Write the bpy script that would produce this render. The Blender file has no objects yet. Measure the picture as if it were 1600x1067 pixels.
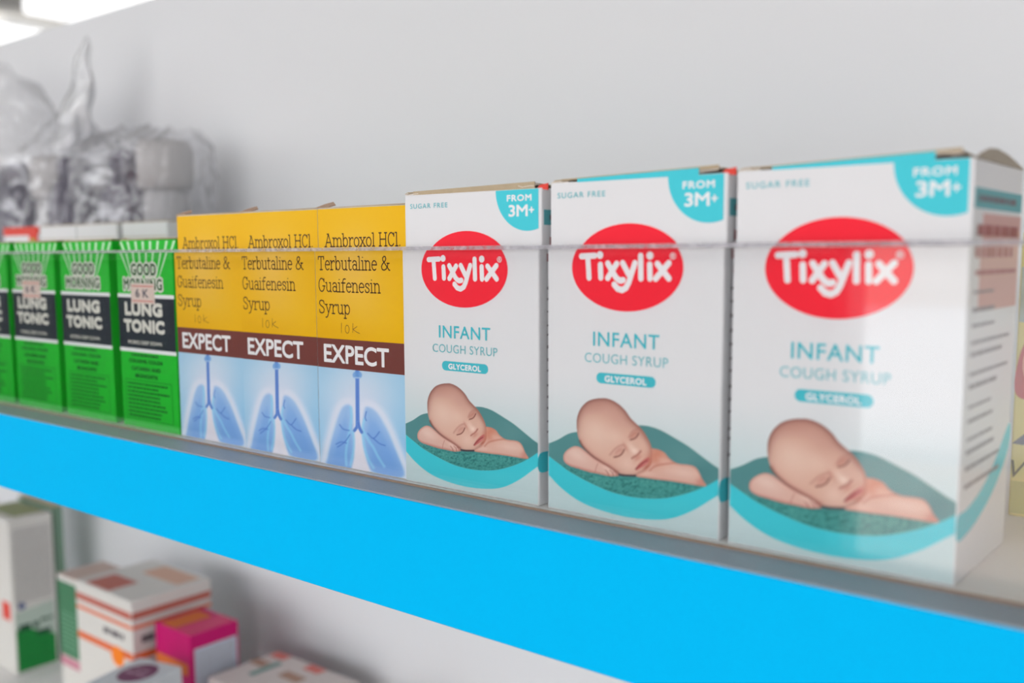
import bpy, bmesh, math, random
import numpy as np
from mathutils import Vector, Matrix

random.seed(7)
SC = bpy.context.scene
COL = SC.collection

# ------------------------------------------------------------------ camera
# World: X along the shelf, Y into the shelf, Z up; z = 0 is the shelf top.
cam_d = bpy.data.cameras.new('camera')
cam = bpy.data.objects.new('camera', cam_d)
COL.objects.link(cam)
_R = Vector((0.77572983, 0.63104889, -0.00453170))
_U = Vector((-0.06668018, 0.08910460, 0.99378777))
_F = Vector((-0.62753246, 0.77060864, -0.11119955))
_m = Matrix((_R, _U, -_F)).transposed().to_4x4()
_m.translation = Vector((0.06505, -0.25, 0.0803))
cam.matrix_world = _m
cam_d.sensor_width = 36.0
cam_d.lens = 1561.30 * 36.0 / 1600.0
cam_d.shift_y = (572.55 - 533.5) / 1600.0
cam_d.clip_start = 0.01
cam_d.clip_end = 200
cam_d.dof.use_dof = True
cam_d.dof.focus_distance = 0.356
cam_d.dof.aperture_fstop = 7.8
SC.camera = cam

# ------------------------------------------------------------------ world, sun, exposure
world = bpy.data.worlds.new('world')
SC.world = world
world.use_nodes = True
bg = world.node_tree.nodes['Background']
bg.inputs['Color'].default_value = (0.96, 0.975, 1.0, 1)
bg.inputs['Strength'].default_value = 5.3
sun_d = bpy.data.lights.new('sun', 'SUN')
sun_d.energy = 12.5
sun_d.angle = 0.01
sun_d.color = (1.0, 0.99, 0.98)
sun = bpy.data.objects.new('sun', sun_d)
sun.rotation_euler = (math.radians(-54), math.radians(-10), 0)
sun.location = (0, -8, 6)
COL.objects.link(sun)

LAMP = 2.6          # strength of the ceiling lamp diffusers
SC.view_settings.view_transform = 'Standard'
SC.view_settings.look = 'None'
SC.view_settings.gamma = 1.0
SC.view_settings.use_curve_mapping = False
SC.view_settings.exposure = -0.43
SC.cycles.max_bounces = 10
SC.cycles.transparent_max_bounces = 24
SC.cycles.sample_clamp_indirect = 10.0
SC.cycles.blur_glossy = 0.0

# ------------------------------------------------------------------ helpers
def lin1(c):
    c = c / 255.0
    return c / 12.92 if c <= 0.04045 else ((c + 0.055) / 1.055) ** 2.4

def lin(rgb):
    return tuple(lin1(c) for c in rgb)

MATS = {}

def mat(name, rgb, rough=0.45, spec=0.2, var=0.03, scale=220.0, bump=0.0, metal=0.0, coat=0.0):
    """procedural paint / board: base colour with a faint noise mottling and optional fine bump"""
    if name in MATS:
        return MATS[name]
    m = bpy.data.materials.new(name)
    m.use_nodes = True
    nt = m.node_tree
    b = nt.nodes['Principled BSDF']
    tc = nt.nodes.new('ShaderNodeTexCoord')
    nz = nt.nodes.new('ShaderNodeTexNoise')
    nz.inputs['Scale'].default_value = scale
    nz.inputs['Detail'].default_value = 3
    nt.links.new(tc.outputs['Object'], nz.inputs['Vector'])
    mx = nt.nodes.new('ShaderNodeMix')
    mx.data_type = 'RGBA'
    c = lin(rgb)
    mx.inputs[6].default_value = tuple(x * (1 - var) for x in c) + (1,)
    mx.inputs[7].default_value = tuple(min(1, x * (1 + var)) for x in c) + (1,)
    nt.links.new(nz.outputs['Fac'], mx.inputs[0])
    nt.links.new(mx.outputs[2], b.inputs['Base Color'])
    b.inputs['Roughness'].default_value = rough
    b.inputs['Specular IOR Level'].default_value = spec
    b.inputs['Metallic'].default_value = metal
    b.inputs['Coat Weight'].default_value = coat
    if bump:
        bp = nt.nodes.new('ShaderNodeBump')
        bp.inputs['Strength'].default_value = bump
        bp.inputs['Distance'].default_value = 0.0005
        nt.links.new(nz.outputs['Fac'], bp.inputs['Height'])
        nt.links.new(bp.outputs['Normal'], b.inputs['Normal'])
    MATS[name] = m
    return m

def emit(name, rgb, strength):
    m = bpy.data.materials.new(name)
    m.use_nodes = True
    nt = m.node_tree
    nt.nodes.clear()
    e = nt.nodes.new('ShaderNodeEmission')
    e.inputs['Color'].default_value = lin(rgb) + (1,)
    e.inputs['Strength'].default_value = strength
    o = nt.nodes.new('ShaderNodeOutputMaterial')
    nt.links.new(e.outputs[0], o.inputs['Surface'])
    return m

def print_mat():
    """ink on carton: colour comes from the mesh's own colour attribute (flat print)"""
    if 'ink_print' in MATS:
        return MATS['ink_print']
    m = bpy.data.materials.new('ink_print')
    m.use_nodes = True
    nt = m.node_tree
    b = nt.nodes['Principled BSDF']
    a = nt.nodes.new('ShaderNodeVertexColor')
    a.layer_name = 'ink'
    nt.links.new(a.outputs['Color'], b.inputs['Base Color'])
    b.inputs['Roughness'].default_value = 0.42
    b.inputs['Specular IOR Level'].default_value = 0.15
    MATS['ink_print'] = m
    return m

def clear_mat(name, ior, tint, rough=0.0, haze=0.0, bump=0.0, bscale=30.0):
    """clear sheet: Fresnel mirror over a clear body (same Fresnel from both sides)"""
    m = bpy.data.materials.new(name)
    m.use_nodes = True
    nt = m.node_tree
    nt.nodes.clear()
    o = nt.nodes.new('ShaderNodeOutputMaterial')
    tr = nt.nodes.new('ShaderNodeBsdfTransparent')
    tr.inputs['Color'].default_value = tint + (1,)
    gl = nt.nodes.new('ShaderNodeBsdfGlossy')
    gl.inputs['Roughness'].default_value = rough
    gl.inputs['Color'].default_value = (1, 1, 1, 1)
    geo = nt.nodes.new('ShaderNodeNewGeometry')
    mp = nt.nodes.new('ShaderNodeMapRange')
    mp.inputs['To Min'].default_value = ior
    mp.inputs['To Max'].default_value = 1.0 / ior
    nt.links.new(geo.outputs['Backfacing'], mp.inputs['Value'])
    fr = nt.nodes.new('ShaderNodeFresnel')
    nt.links.new(mp.outputs['Result'], fr.inputs['IOR'])
    mx = nt.nodes.new('ShaderNodeMixShader')
    nt.links.new(fr.outputs['Fac'], mx.inputs['Fac'])
    last = tr
    if haze:
        df = nt.nodes.new('ShaderNodeBsdfDiffuse')
        df.inputs['Color'].default_value = (0.85, 0.87, 0.9, 1)
        hm = nt.nodes.new('ShaderNodeMixShader')
        hm.inputs['Fac'].default_value = haze
        nt.links.new(tr.outputs[0], hm.inputs[1])
        nt.links.new(df.outputs[0], hm.inputs[2])
        last = hm
    nt.links.new(last.outputs[0], mx.inputs[1])
    nt.links.new(gl.outputs[0], mx.inputs[2])
    nt.links.new(mx.outputs[0], o.inputs['Surface'])
    if bump:
        tc = nt.nodes.new('ShaderNodeTexCoord')
        nz = nt.nodes.new('ShaderNodeTexNoise')
        nz.inputs['Scale'].default_value = bscale
        nz.inputs['Detail'].default_value = 4
        nt.links.new(tc.outputs['Object'], nz.inputs['Vector'])
        bp = nt.nodes.new('ShaderNodeBump')
        bp.inputs['Strength'].default_value = bump
        bp.inputs['Distance'].default_value = 0.01
        nt.links.new(nz.outputs['Fac'], bp.inputs['Height'])
        nt.links.new(bp.outputs['Normal'], gl.inputs['Normal'])
    return m

def link(name, me, m, parent=None, loc=(0, 0, 0)):
    o = bpy.data.objects.new(name, me)
    COL.objects.link(o)
    if m is not None and len(me.materials) == 0:
        me.materials.append(m)
    o.location = loc
    if parent is not None:
        o.parent = parent
    return o

def tag(o, label, cat, group=None):
    o['label'] = label
    o['category'] = cat
    if group:
        o['group'] = group
    return o

def thing(name, label, cat, loc=(0, 0, 0), rotz=0.0, group=None):
    o = bpy.data.objects.new(name, None)
    o.empty_display_size = 0.02
    COL.objects.link(o)
    o.location = loc
    o.rotation_euler = (0, 0, rotz)
    return tag(o, label, cat, group)

def struct(o):
    o['kind'] = 'structure'
    return o

def me_box(name, x0, x1, y0, y1, z0, z1, bevel=0.0, seg=1):
    bm = bmesh.new()
    add_box(bm, x0, x1, y0, y1, z0, z1)
    if bevel:
        bmesh.ops.bevel(bm, geom=list(bm.edges), offset=bevel, segments=seg, affect='EDGES', profile=0.5)
    return bm_mesh(name, bm)

def add_box(bm, x0, x1, y0, y1, z0, z1):
    v = [bm.verts.new((x, y, z)) for z in (z0, z1) for y in (y0, y1) for x in (x0, x1)]
    for f in ((0, 2, 3, 1), (4, 5, 7, 6), (0, 1, 5, 4), (2, 6, 7, 3), (0, 4, 6, 2), (1, 3, 7, 5)):
        bm.faces.new([v[i] for i in f])
    return v

def bm_mesh(name, bm, smooth=False):
    bmesh.ops.recalc_face_normals(bm, faces=list(bm.faces))
    me = bpy.data.meshes.new(name)
    bm.to_mesh(me)
    bm.free()
    if smooth:
        for p in me.polygons:
            p.use_smooth = True
    return me

def me_poly(name, pts, y=0.0, thick=0.00006):
    """flat printed shape on a front face: outline (x, z) in metres, facing -Y, with a hair of ink thickness"""
    bm = bmesh.new()
    a = [bm.verts.new((p[0], y, p[1])) for p in pts]
    b = [bm.verts.new((p[0], y + thick, p[1])) for p in pts]
    bm.faces.new(a)
    n = len(pts)
    for i in range(n):
        bm.faces.new((a[i], b[i], b[(i + 1) % n], a[(i + 1) % n]))
    return bm_mesh(name, bm)

MM = 0.001

def mmp(pts):
    return [(p[0] * MM, p[1] * MM) for p in pts]

def arc(cx, cz, rx, rz, a0, a1, n=14):
    return [(cx + rx * math.cos(math.radians(a0 + (a1 - a0) * i / n)),
             cz + rz * math.sin(math.radians(a0 + (a1 - a0) * i / n))) for i in range(n + 1)]

def catmull(P, n=6, closed=True):
    P = [np.array(p, float) for p in P]
    out = []
    L = len(P)
    rng = range(L) if closed else range(L - 1)
    for i in rng:
        if closed:
            p0, p1, p2, p3 = P[i - 1], P[i], P[(i + 1) % L], P[(i + 2) % L]
        else:
            p0, p1, p2, p3 = P[max(i - 1, 0)], P[i], P[i + 1], P[min(i + 2, L - 1)]
        for k in range(n):
            t = k / n
            out.append(0.5 * ((2 * p1) + (-p0 + p2) * t + (2 * p0 - 5 * p1 + 4 * p2 - p3) * t * t
                              + (-p0 + 3 * p1 - 3 * p2 + p3) * t ** 3))
    if not closed:
        out.append(P[-1])
    return np.array(out)

def field_mesh(name, fn, x0, x1, z0, z1, step, y, scale=MM):
    """fill the region fn(x, z) < 0 with clean non-overlapping facets (marching squares)"""
    nx = int((x1 - x0) / step) + 2
    nz = int((z1 - z0) / step) + 2
    gx = x0 + np.arange(nx) * step
    gz = z0 + np.arange(nz) * step
    X, Z = np.meshgrid(gx, gz)
    D = fn(X.ravel(), Z.ravel()).reshape(nz, nx)
    D = np.where(np.abs(D) < 1e-6, 1e-6, D)
    verts, vid, faces = [], {}, []
    def key(k, p):
        if k not in vid:
            vid[k] = len(verts)
            verts.append((p[0] * scale, y, p[1] * scale))
        return vid[k]
    ins = D < 0
    cells = np.argwhere(ins[:-1, :-1] | ins[1:, :-1] | ins[:-1, 1:] | ins[1:, 1:])
    for (r, c) in cells:
        cor = ((r, c), (r, c + 1), (r + 1, c + 1), (r + 1, c))
        loop = []
        for a in range(4):
            p, q = cor[a], cor[(a + 1) % 4]
            dp, dq = D[p], D[q]
            if dp < 0:
                loop.append(key((p, 0), (gx[p[1]], gz[p[0]])))
            if (dp < 0) != (dq < 0):
                t = dp / (dp - dq)
                k = (min(p, q), max(p, q))
                loop.append(key(k, (gx[p[1]] + (gx[q[1]] - gx[p[1]]) * t, gz[p[0]] + (gz[q[0]] - gz[p[0]]) * t)))
        if len(loop) >= 3:
            faces.append(loop)
    me = bpy.data.meshes.new(name)
    me.from_pydata(verts, [], faces)
    me.update()
    return me

def stroke_mesh(name, strokes, width, y=-0.0001, scale=MM, step=0.11):
    """lettering made of pen strokes with round ends; strokes = polylines (x, z) in mm.
    A stroke may be (polyline, own_width)."""
    S = []
    for s in strokes:
        if isinstance(s, tuple):
            S.append((np.array(s[0], float), s[1] / 2))
        else:
            S.append((np.array(s, float), width / 2))
    allp = np.concatenate([a for a, _ in S])
    pad = max(r for _, r in S) + step
    lo, hi = allp.min(0) - pad, allp.max(0) + pad
    def fn(px, pz):
        d = np.full(px.shape, 1e9)
        for a, r in S:
            b0, b1 = a.min(0) - r - step * 2, a.max(0) + r + step * 2
            k = np.where((px > b0[0]) & (px < b1[0]) & (pz > b0[1]) & (pz < b1[1]))[0]
            if len(k):
                d[k] = np.minimum(d[k], ldist(px[k], pz[k], a) - r)
        return d
    return field_mesh(name, fn, lo[0], hi[0], lo[1], hi[1], step, y, scale)

def text_mesh(name, body, x0, x1, z0, z1, bold=None, y=-0.0001, shear=0.0, spacing=1.0, step=0.085):
    """sans lettering fitted into the rectangle x0..x1, z0..z1 (mm) of a front face; bold = extra stroke weight in mm"""
    cu = bpy.data.curves.new(name, 'FONT')
    cu.body = body
    cu.size = 1.0
    cu.shear = shear
    cu.space_character = spacing
    cu.resolution_u = 4
    cu.dimensions = '2D'
    cu.fill_mode = 'FRONT'
    ob = bpy.data.objects.new(name, cu)
    COL.objects.link(ob)
    dg = bpy.context.evaluated_depsgraph_get()
    me = bpy.data.meshes.new_from_object(ob.evaluated_get(dg))
    bpy.data.objects.remove(ob)
    bpy.data.curves.remove(cu)
    n = len(me.vertices)
    co = np.zeros(n * 3)
    me.vertices.foreach_get('co', co)
    co = co.reshape(-1, 3)
    lo, hi = co.min(0), co.max(0)
    b = bold or 0.0
    X = x0 + b + (co[:, 0] - lo[0]) / (hi[0] - lo[0]) * (x1 - x0 - 2 * b)
    Z = z0 + b + (co[:, 1] - lo[1]) / (hi[1] - lo[1]) * (z1 - z0 - 2 * b)
    if bold is None:
        out = np.stack([X * MM, np.full(n, y), Z * MM], 1)
        me.vertices.foreach_set('co', out.ravel())
        me.name = name
        me.materials.clear()
        me.update()
        return me
    cnt = {}
    for p in me.polygons:
        for k in p.edge_keys:
            cnt[k] = cnt.get(k, 0) + 1
    segs = [(X[a], Z[a], X[c], Z[c]) for (a, c), m_ in cnt.items() if m_ == 1]
    bpy.data.meshes.remove(me)
    R = abs(b) + 3 * step
    def fn(px, pz):
        d2 = np.full(px.shape, R * R)
        ins = np.zeros(px.shape, bool)
        for (ax, az, bx, bz) in segs:
            k = np.where((pz >= min(az, bz) - R) & (pz <= max(az, bz) + R) & (px <= max(ax, bx) + R))[0]
            if not len(k):
                continue
            qx, qz = px[k], pz[k]
            ex, ez = bx - ax, bz - az
            t = np.clip(((qx - ax) * ex + (qz - az) * ez) / (ex * ex + ez * ez + 1e-12), 0, 1)
            d2[k] = np.minimum(d2[k], (qx - ax - t * ex) ** 2 + (qz - az - t * ez) ** 2)
            c = (az > qz) != (bz > qz)
            xi = ax + (qz - az) * ex / (ez if abs(ez) > 1e-9 else 1e-9)
            ins[k] ^= c & (qx < xi)
        d = np.sqrt(d2)
        return np.where(ins, -d, d) - b
    return field_mesh(name, fn, x0 - step, x1 + step, z0 - step, z1 + step, step, y)

def bars_mesh(name, rows, y=-0.0001):
    """rows of print too small to read: broken rules; rows = (x0, x1, z, height) in mm"""
    rnd = random.Random(3)
    bm = bmesh.new()
    for (x0, x1, z, hgt) in rows:
        x = x0
        while x < x1 - 0.2:
            l = min(rnd.uniform(1.2, 4.2) * max(hgt, 0.5), x1 - x)
            q = [(x, z), (x + l, z), (x + l, z + hgt), (x, z + hgt)]
            bm.faces.new([bm.verts.new((p[0] * MM, y, p[1] * MM)) for p in q])
            x += l + 0.45 * hgt
    me = bpy.data.meshes.new(name)
    bm.to_mesh(me)
    bm.free()
    return me

def grid_print(name, x0, x1, z0, z1, step, fn, y=-0.00005):
    """picture printed on a front face: a fine sheet whose ink colours are worked out by fn(x_mm, z_mm) -> sRGB 0..255"""
    nx = int(round((x1 - x0) / step)) + 1
    nz = int(round((z1 - z0) / step)) + 1
    X, Z = np.meshgrid(np.linspace(x0, x1, nx), np.linspace(z0, z1, nz))
    c = np.clip(fn(X.ravel(), Z.ravel()), 0, 255) / 255.0
    c = np.where(c <= 0.04045, c / 12.92, ((c + 0.055) / 1.055) ** 2.4)
    co = np.stack([X.ravel() * MM, np.full(nx * nz, y), Z.ravel() * MM], 1)
    i = (np.arange(nz - 1)[:, None] * nx + np.arange(nx - 1)[None, :]).ravel()
    fc = np.stack([i, i + 1, i + nx + 1, i + nx], 1)
    me = bpy.data.meshes.new(name)
    me.vertices.add(len(co))
    me.vertices.foreach_set('co', co.ravel())
    me.loops.add(fc.size)
    me.loops.foreach_set('vertex_index', fc.ravel().astype(np.int32))
    me.polygons.add(len(fc))
    me.polygons.foreach_set('loop_start', (np.arange(len(fc)) * 4).astype(np.int32))
    me.update(calc_edges=True)
    ca = me.color_attributes.new('ink', 'FLOAT_COLOR', 'POINT')
    ca.data.foreach_set('color', np.concatenate([c, np.ones((len(c), 1))], 1).astype(np.float32).ravel())
    me.materials.append(print_mat())
    return me

# ---- small painting kit for printed pictures (2-D, in picture pixels)
def sdf(px, py, poly):
    """signed distance to a closed polygon, negative inside"""
    poly = np.asarray(poly, float)
    a = poly
    b = np.roll(poly, -1, 0)
    d2 = np.full(px.shape, 1e18)
    ins = np.zeros(px.shape, bool)
    for (ax, ay), (bx, by) in zip(a, b):
        ex, ey = bx - ax, by - ay
        l2 = ex * ex + ey * ey + 1e-12
        t = np.clip(((px - ax) * ex + (py - ay) * ey) / l2, 0, 1)
        d2 = np.minimum(d2, (px - ax - t * ex) ** 2 + (py - ay - t * ey) ** 2)
        c = (ay > py) != (by > py)
        xi = ax + (py - ay) * ex / (ey if abs(ey) > 1e-9 else 1e-9)
        ins ^= c & (px < xi)
    d = np.sqrt(d2)
    return np.where(ins, -d, d)

def ldist(px, py, line):
    line = np.asarray(line, float)
    d2 = np.full(px.shape, 1e18)
    for (ax, ay), (bx, by) in zip(line[:-1], line[1:]):
        ex, ey = bx - ax, by - ay
        t = np.clip(((px - ax) * ex + (py - ay) * ey) / (ex * ex + ey * ey + 1e-12), 0, 1)
        d2 = np.minimum(d2, (px - ax - t * ex) ** 2 + (py - ay - t * ey) ** 2)
    return np.sqrt(d2)

def smooth(d, e0, e1):
    t = np.clip((d - e0) / (e1 - e0), 0, 1)
    return t * t * (3 - 2 * t)

def over(img, rgb, a):
    a = np.clip(a, 0, 1)[:, None]
    return img * (1 - a) + np.array(rgb, float)[None, :] * a

def blob(px, py, cx, cy, rx, ry, ang=0.0):
    c, s = math.cos(math.radians(ang)), math.sin(math.radians(ang))
    u = ((px - cx) * c + (py - cy) * s) / rx
    v = (-(px - cx) * s + (py - cy) * c) / ry
    return np.exp(-(u * u + v * v))

def vnoise(x, y, seed=0):
    xi, yi = np.floor(x), np.floor(y)
    fx, fy = x - xi, y - yi
    fx, fy = fx * fx * (3 - 2 * fx), fy * fy * (3 - 2 * fy)
    def h(a, b):
        return np.modf(np.abs(np.sin(a * 127.1 + b * 311.7 + seed * 17.3) * 43758.5453))[0]
    return (h(xi, yi) * (1 - fx) + h(xi + 1, yi) * fx) * (1 - fy) + (h(xi, yi + 1) * (1 - fx) + h(xi + 1, yi + 1) * fx) * fy

# ------------------------------------------------------------------ the room
FLOOR = -1.30
CEIL = 1.40
RX0, RX1, RY0, RY1 = -8.0, 3.2, -3.2, 4.2
M_wall = mat('wall_paint', (230, 232, 235), 0.7, 0.2, 0.02, 4)
M_ceil = mat('ceiling_paint', (240, 236, 229), 0.8, 0.1, 0.015, 3)

def floor_mat():
    m = bpy.data.materials.new('floor_tiles')
    m.use_nodes = True
    nt = m.node_tree
    b = nt.nodes['Principled BSDF']
    tc = nt.nodes.new('ShaderNodeTexCoord')
    br = nt.nodes.new('ShaderNodeTexBrick')
    br.offset = 0
    br.inputs['Color1'].default_value = lin((150, 150, 150)) + (1,)
    br.inputs['Color2'].default_value = lin((144, 144, 145)) + (1,)
    br.inputs['Mortar'].default_value = lin((130, 124, 116)) + (1,)
    br.inputs['Scale'].default_value = 1.0
    br.inputs['Brick Width'].default_value = 0.5
    br.inputs['Row Height'].default_value = 0.5
    br.inputs['Mortar Size'].default_value = 0.004
    nt.links.new(tc.outputs['Object'], br.inputs['Vector'])
    nt.links.new(br.outputs['Color'], b.inputs['Base Color'])
    b.inputs['Roughness'].default_value = 0.3
    return m

T = 0.15
struct(link('floor', me_box('floor', RX0, RX1, RY0, RY1, FLOOR - T, FLOOR), floor_mat()))
struct(link('ceiling', me_box('ceiling', RX0 - T, RX1 + T, RY0 - T, RY1 + T, CEIL, CEIL + T), M_ceil))
struct(link('wall_left', me_box('wall_left', RX0 - T, RX0, RY0 - T, RY1 + T, FLOOR - T, CEIL), M_wall))
struct(link('wall_right', me_box('wall_right', RX1, RX1 + T, RY0 - T, RY1 + T, FLOOR - T, CEIL), M_wall))
struct(link('wall_back', me_box('wall_back', RX0, RX1, RY1, RY1 + T, FLOOR - T, CEIL), M_wall))
# street wall with an open doorway behind the camera
DX0, DX1, DTOP = -1.27, 2.9, 1.12  # opening widened to the right for more frontal daylight
WZ0, WZ1 = 0.10, 1.22
ADDED_WINS = ((-7.4, -1.9),)  # unseen high window, added to bring in daylight from the front
bm = bmesh.new()
for (a, b) in ((RX0, ADDED_WINS[0][0]), (ADDED_WINS[0][1], DX0), (DX1, RX1)):
    add_box(bm, a, b, RY0 - T, RY0, FLOOR - T, CEIL)
for (a, b) in ADDED_WINS:
    add_box(bm, a, b, RY0 - T, RY0, FLOOR - T, WZ0)
    add_box(bm, a, b, RY0 - T, RY0, WZ1, CEIL)
add_box(bm, DX0, DX1, RY0 - T, RY0, DTOP, CEIL)
struct(link('wall_front', bm_mesh('wall_front', bm), mat('street_wall_paint', (210, 208, 206), 0.7, 0.2, 0.02, 4)))
for k, (a, b) in enumerate(ADDED_WINS):
    wf = bmesh.new()
    for (p, q, u, v) in ((a, b, WZ0, WZ0 + 0.05), (a, b, WZ1 - 0.05, WZ1), (a, a + 0.05, WZ0 + 0.05, WZ1 - 0.05), (b - 0.05, b, WZ0 + 0.05, WZ1 - 0.05),
                         ((a + b) / 2 - 0.025, (a + b) / 2 + 0.025, WZ0 + 0.05, WZ1 - 0.05)):
        add_box(wf, p, q, RY0 - 0.10, RY0 - 0.04, u, v)
    struct(link('added_window_%d' % (k + 1), bm_mesh('added_window_frame', wf), mat('door_frame_metal', (120, 122, 126), 0.4, 0.5, 0.02, 8)))
bm = bmesh.new()
add_box(bm, DX0, DX0 + 0.05, RY0 - T, RY0 + 0.015, FLOOR, DTOP)
add_box(bm, DX1 - 0.05, DX1, RY0 - T, RY0 + 0.015, FLOOR, DTOP)
add_box(bm, DX0 + 0.05, DX1 - 0.05, RY0 - T, RY0 + 0.015, DTOP - 0.05, DTOP)
struct(link('door_1', bm_mesh('door_1', bm), mat('door_frame_metal', (120, 122, 126), 0.4, 0.5, 0.02, 8)))
# the street outside the doorway
struct(link('pavement', me_box('pavement', -14, 12, -6.6, RY0 - T, FLOOR - 0.2, FLOOR - 0.02),
            mat('street_paving', (206, 190, 182), 0.85, 0.1, 0.12, 6)))
struct(link('road', me_box('road', -40, 38, -28, -6.6, FLOOR - 0.3, FLOOR - 0.08),
            mat('pale_concrete', (176, 178, 180), 0.85, 0.1, 0.06, 2)))
struct(link('boundary_wall', me_box('boundary_wall', -40, 38, -28.3, -28, FLOOR - 0.3, 1.6),
            mat('facade_paint', (150, 142, 134), 0.85, 0.1, 0.06, 1)))  # unseen wall, its height shaped for the daylight reaching indoors
# unseen dark panelling, added to dim the acrylic's reflections, below the high window
struct(link('added_dark_trim_1', me_box('added_dark_trim_1', RX0, DX0, RY0, RY0 + 0.03, FLOOR, 0.08), mat('added_dark_panelling', (52, 46, 44), 0.6, 0.2, 0.1, 5)))

def ceiling_lamp(x, y, label, sx=1.0):
    t = thing('ceiling_lamp', label, 'lamp', (x, y, CEIL), 0, 'ceiling light panels')
    t.scale = (sx, 1, 1)
    link('lamp_tray', me_box('lamp_tray', -0.50, 0.50, -0.20, 0.20, -0.06, 0.0, 0.004), mat('lamp_tray_paint', (240, 240, 240), 0.5), t)
    if 'lamp_glow' not in MATS:
        MATS['lamp_glow'] = emit('lamp_glow', (250, 250, 250), LAMP)
    link('diffuser', me_box('diffuser', -0.60, 0.60, -0.30, 0.30, -0.14, -0.061, 0.01), MATS['lamp_glow'], t)
    return t

for (lx, ly, lb) in ((-4.35, 2.45, 'bright ceiling light panel nearest the top edge of the back panel'),
                     (-5.9, 2.6, 'bright ceiling light panel in the upper left corner, farthest away'),
                     (-0.4, -1.35, 'ceiling light panel above the aisle in front of the shelf'),
                     (-2.4, -1.35, 'ceiling light panel above the aisle, left of the shelf'),
                     (1.6, -1.35, 'ceiling light panel above the aisle, right of the shelf'),
                     (-4.4, -1.35, 'ceiling light panel above the far left end of the aisle'),
                     (-1.2, 1.6, 'ceiling light panel behind the shelf unit')):
    ceiling_lamp(lx, ly, lb, 0.45 if lx < -4.9 else 1.0)

# ------------------------------------------------------------------ the shelf unit
SX0, SX1 = -1.75, 0.75
BY = 0.262                 # face of the back panel
LOW = -0.3236              # top of the lower shelf
M_board = mat('white_laminate', (232, 230, 228), 0.42, 0.35, 0.012, 14)
M_back = mat('white_back_panel', (229, 231, 234), 0.55, 0.25, 0.012, 5)
M_blue = mat('sky_blue_paint', (0, 190, 250), 0.55, 0.04, 0.012, 60)
M_grey = mat('grey_edge_band', (140, 154, 166), 0.45, 0.3, 0.10, 900, bump=0.2)
unit = thing('shelf_unit', 'white display shelf unit with a sky blue front edge', 'shelf', ((SX0 + SX1) / 2, 0.15, FLOOR))
uo = Vector((-(SX0 + SX1) / 2, -0.15, -FLOOR))

def upart(name, me, m):
    o = link(name, me, m, unit)
    o.location = uo
    return o

upart('back_panel', me_box('back_panel', SX0, SX1, BY, BY + 0.018, FLOOR + 0.02, 0.309, 0.001), M_back)
upart('shelf_board', me_box('shelf_board', SX0, SX1, -0.0055, BY, -0.018, 0.0), M_board)
upart('shelf_board', me_box('shelf_board', SX0, SX1, -0.0055, BY, LOW - 0.018, LOW), M_board)
upart('shelf_board', me_box('shelf_board', SX0, SX1, -0.0055, BY, -0.86, -0.842), M_board)
for zt in (0.0, LOW):
    upart('front_fascia', me_box('front_fascia', SX0, SX1, -0.020, -0.0056, zt - 0.040, zt - 0.0006, 0.0004), M_blue)
    upart('edge_band', me_box('edge_band', SX0, SX1, -0.0199, -0.0056, zt - 0.0006, zt), M_grey)
upart('side_panel', me_box('side_panel', SX0 - 0.018, SX0, -0.0056, BY + 0.018, FLOOR, 0.0), M_board)
upart('side_panel', me_box('side_panel', SX1, SX1 + 0.018, -0.0056, BY + 0.018, FLOOR, 0.0), M_board)
upart('plinth', me_box('plinth', SX0, SX1, 0.03, BY, FLOOR, FLOOR + 0.10), M_board)

# clear acrylic guard along the front edge
ZA = 0.0832
guard = thing('acrylic_guard', 'clear acrylic guard strip standing along the blue shelf edge', 'guard', (0, 0, 0))
M_acryl = bpy.data.materials.new('clear_acrylic')
M_acryl.use_nodes = True
_nt = M_acryl.node_tree
_nt.nodes.clear()
_g = _nt.nodes.new('ShaderNodeBsdfGlass')
_g.inputs['IOR'].default_value = 1.49
_g.inputs['Roughness'].default_value = 0.0
_g.inputs['Color'].default_value = (0.995, 0.998, 0.998, 1)
_o = _nt.nodes.new('ShaderNodeOutputMaterial')
_nt.links.new(_g.outputs[0], _o.inputs['Surface'])
link('acrylic_sheet', me_box('acrylic_sheet', SX0, SX1, -0.0055, -0.0020, 0.0, ZA - 0.0013), M_acryl, guard)

def edge_mat():
    m = bpy.data.materials.new('sawn_acrylic_edge')
    m.use_nodes = True
    nt = m.node_tree
    nt.nodes.clear()
    o = nt.nodes.new('ShaderNodeOutputMaterial')
    tr = nt.nodes.new('ShaderNodeBsdfTransparent')
    tr.inputs['Color'].default_value = (0.9, 0.9, 0.92, 1)
    df = nt.nodes.new('ShaderNodeBsdfDiffuse')
    df.inputs['Color'].default_value = (0.62, 0.60, 0.63, 1)
    tc = nt.nodes.new('ShaderNodeTexCoord')
    nz = nt.nodes.new('ShaderNodeTexNoise')
    nz.inputs['Scale'].default_value = 420
    nz.inputs['Detail'].default_value = 5
    nt.links.new(tc.outputs['Object'], nz.inputs['Vector'])
    mp = nt.nodes.new('ShaderNodeMapRange')
    mp.inputs['From Min'].default_value = 0.35
    mp.inputs['From Max'].default_value = 0.7
    mp.inputs['To Min'].default_value = 0.22
    mp.inputs['To Max'].default_value = 0.6
    nt.links.new(nz.outputs['Fac'], mp.inputs['Value'])
    mx = nt.nodes.new('ShaderNodeMixShader')
    nt.links.new(mp.outputs['Result'], mx.inputs['Fac'])
    nt.links.new(tr.outputs[0], mx.inputs[1])
    nt.links.new(df.outputs[0], mx.inputs[2])
    nt.links.new(mx.outputs[0], o.inputs['Surface'])
    return m

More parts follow.
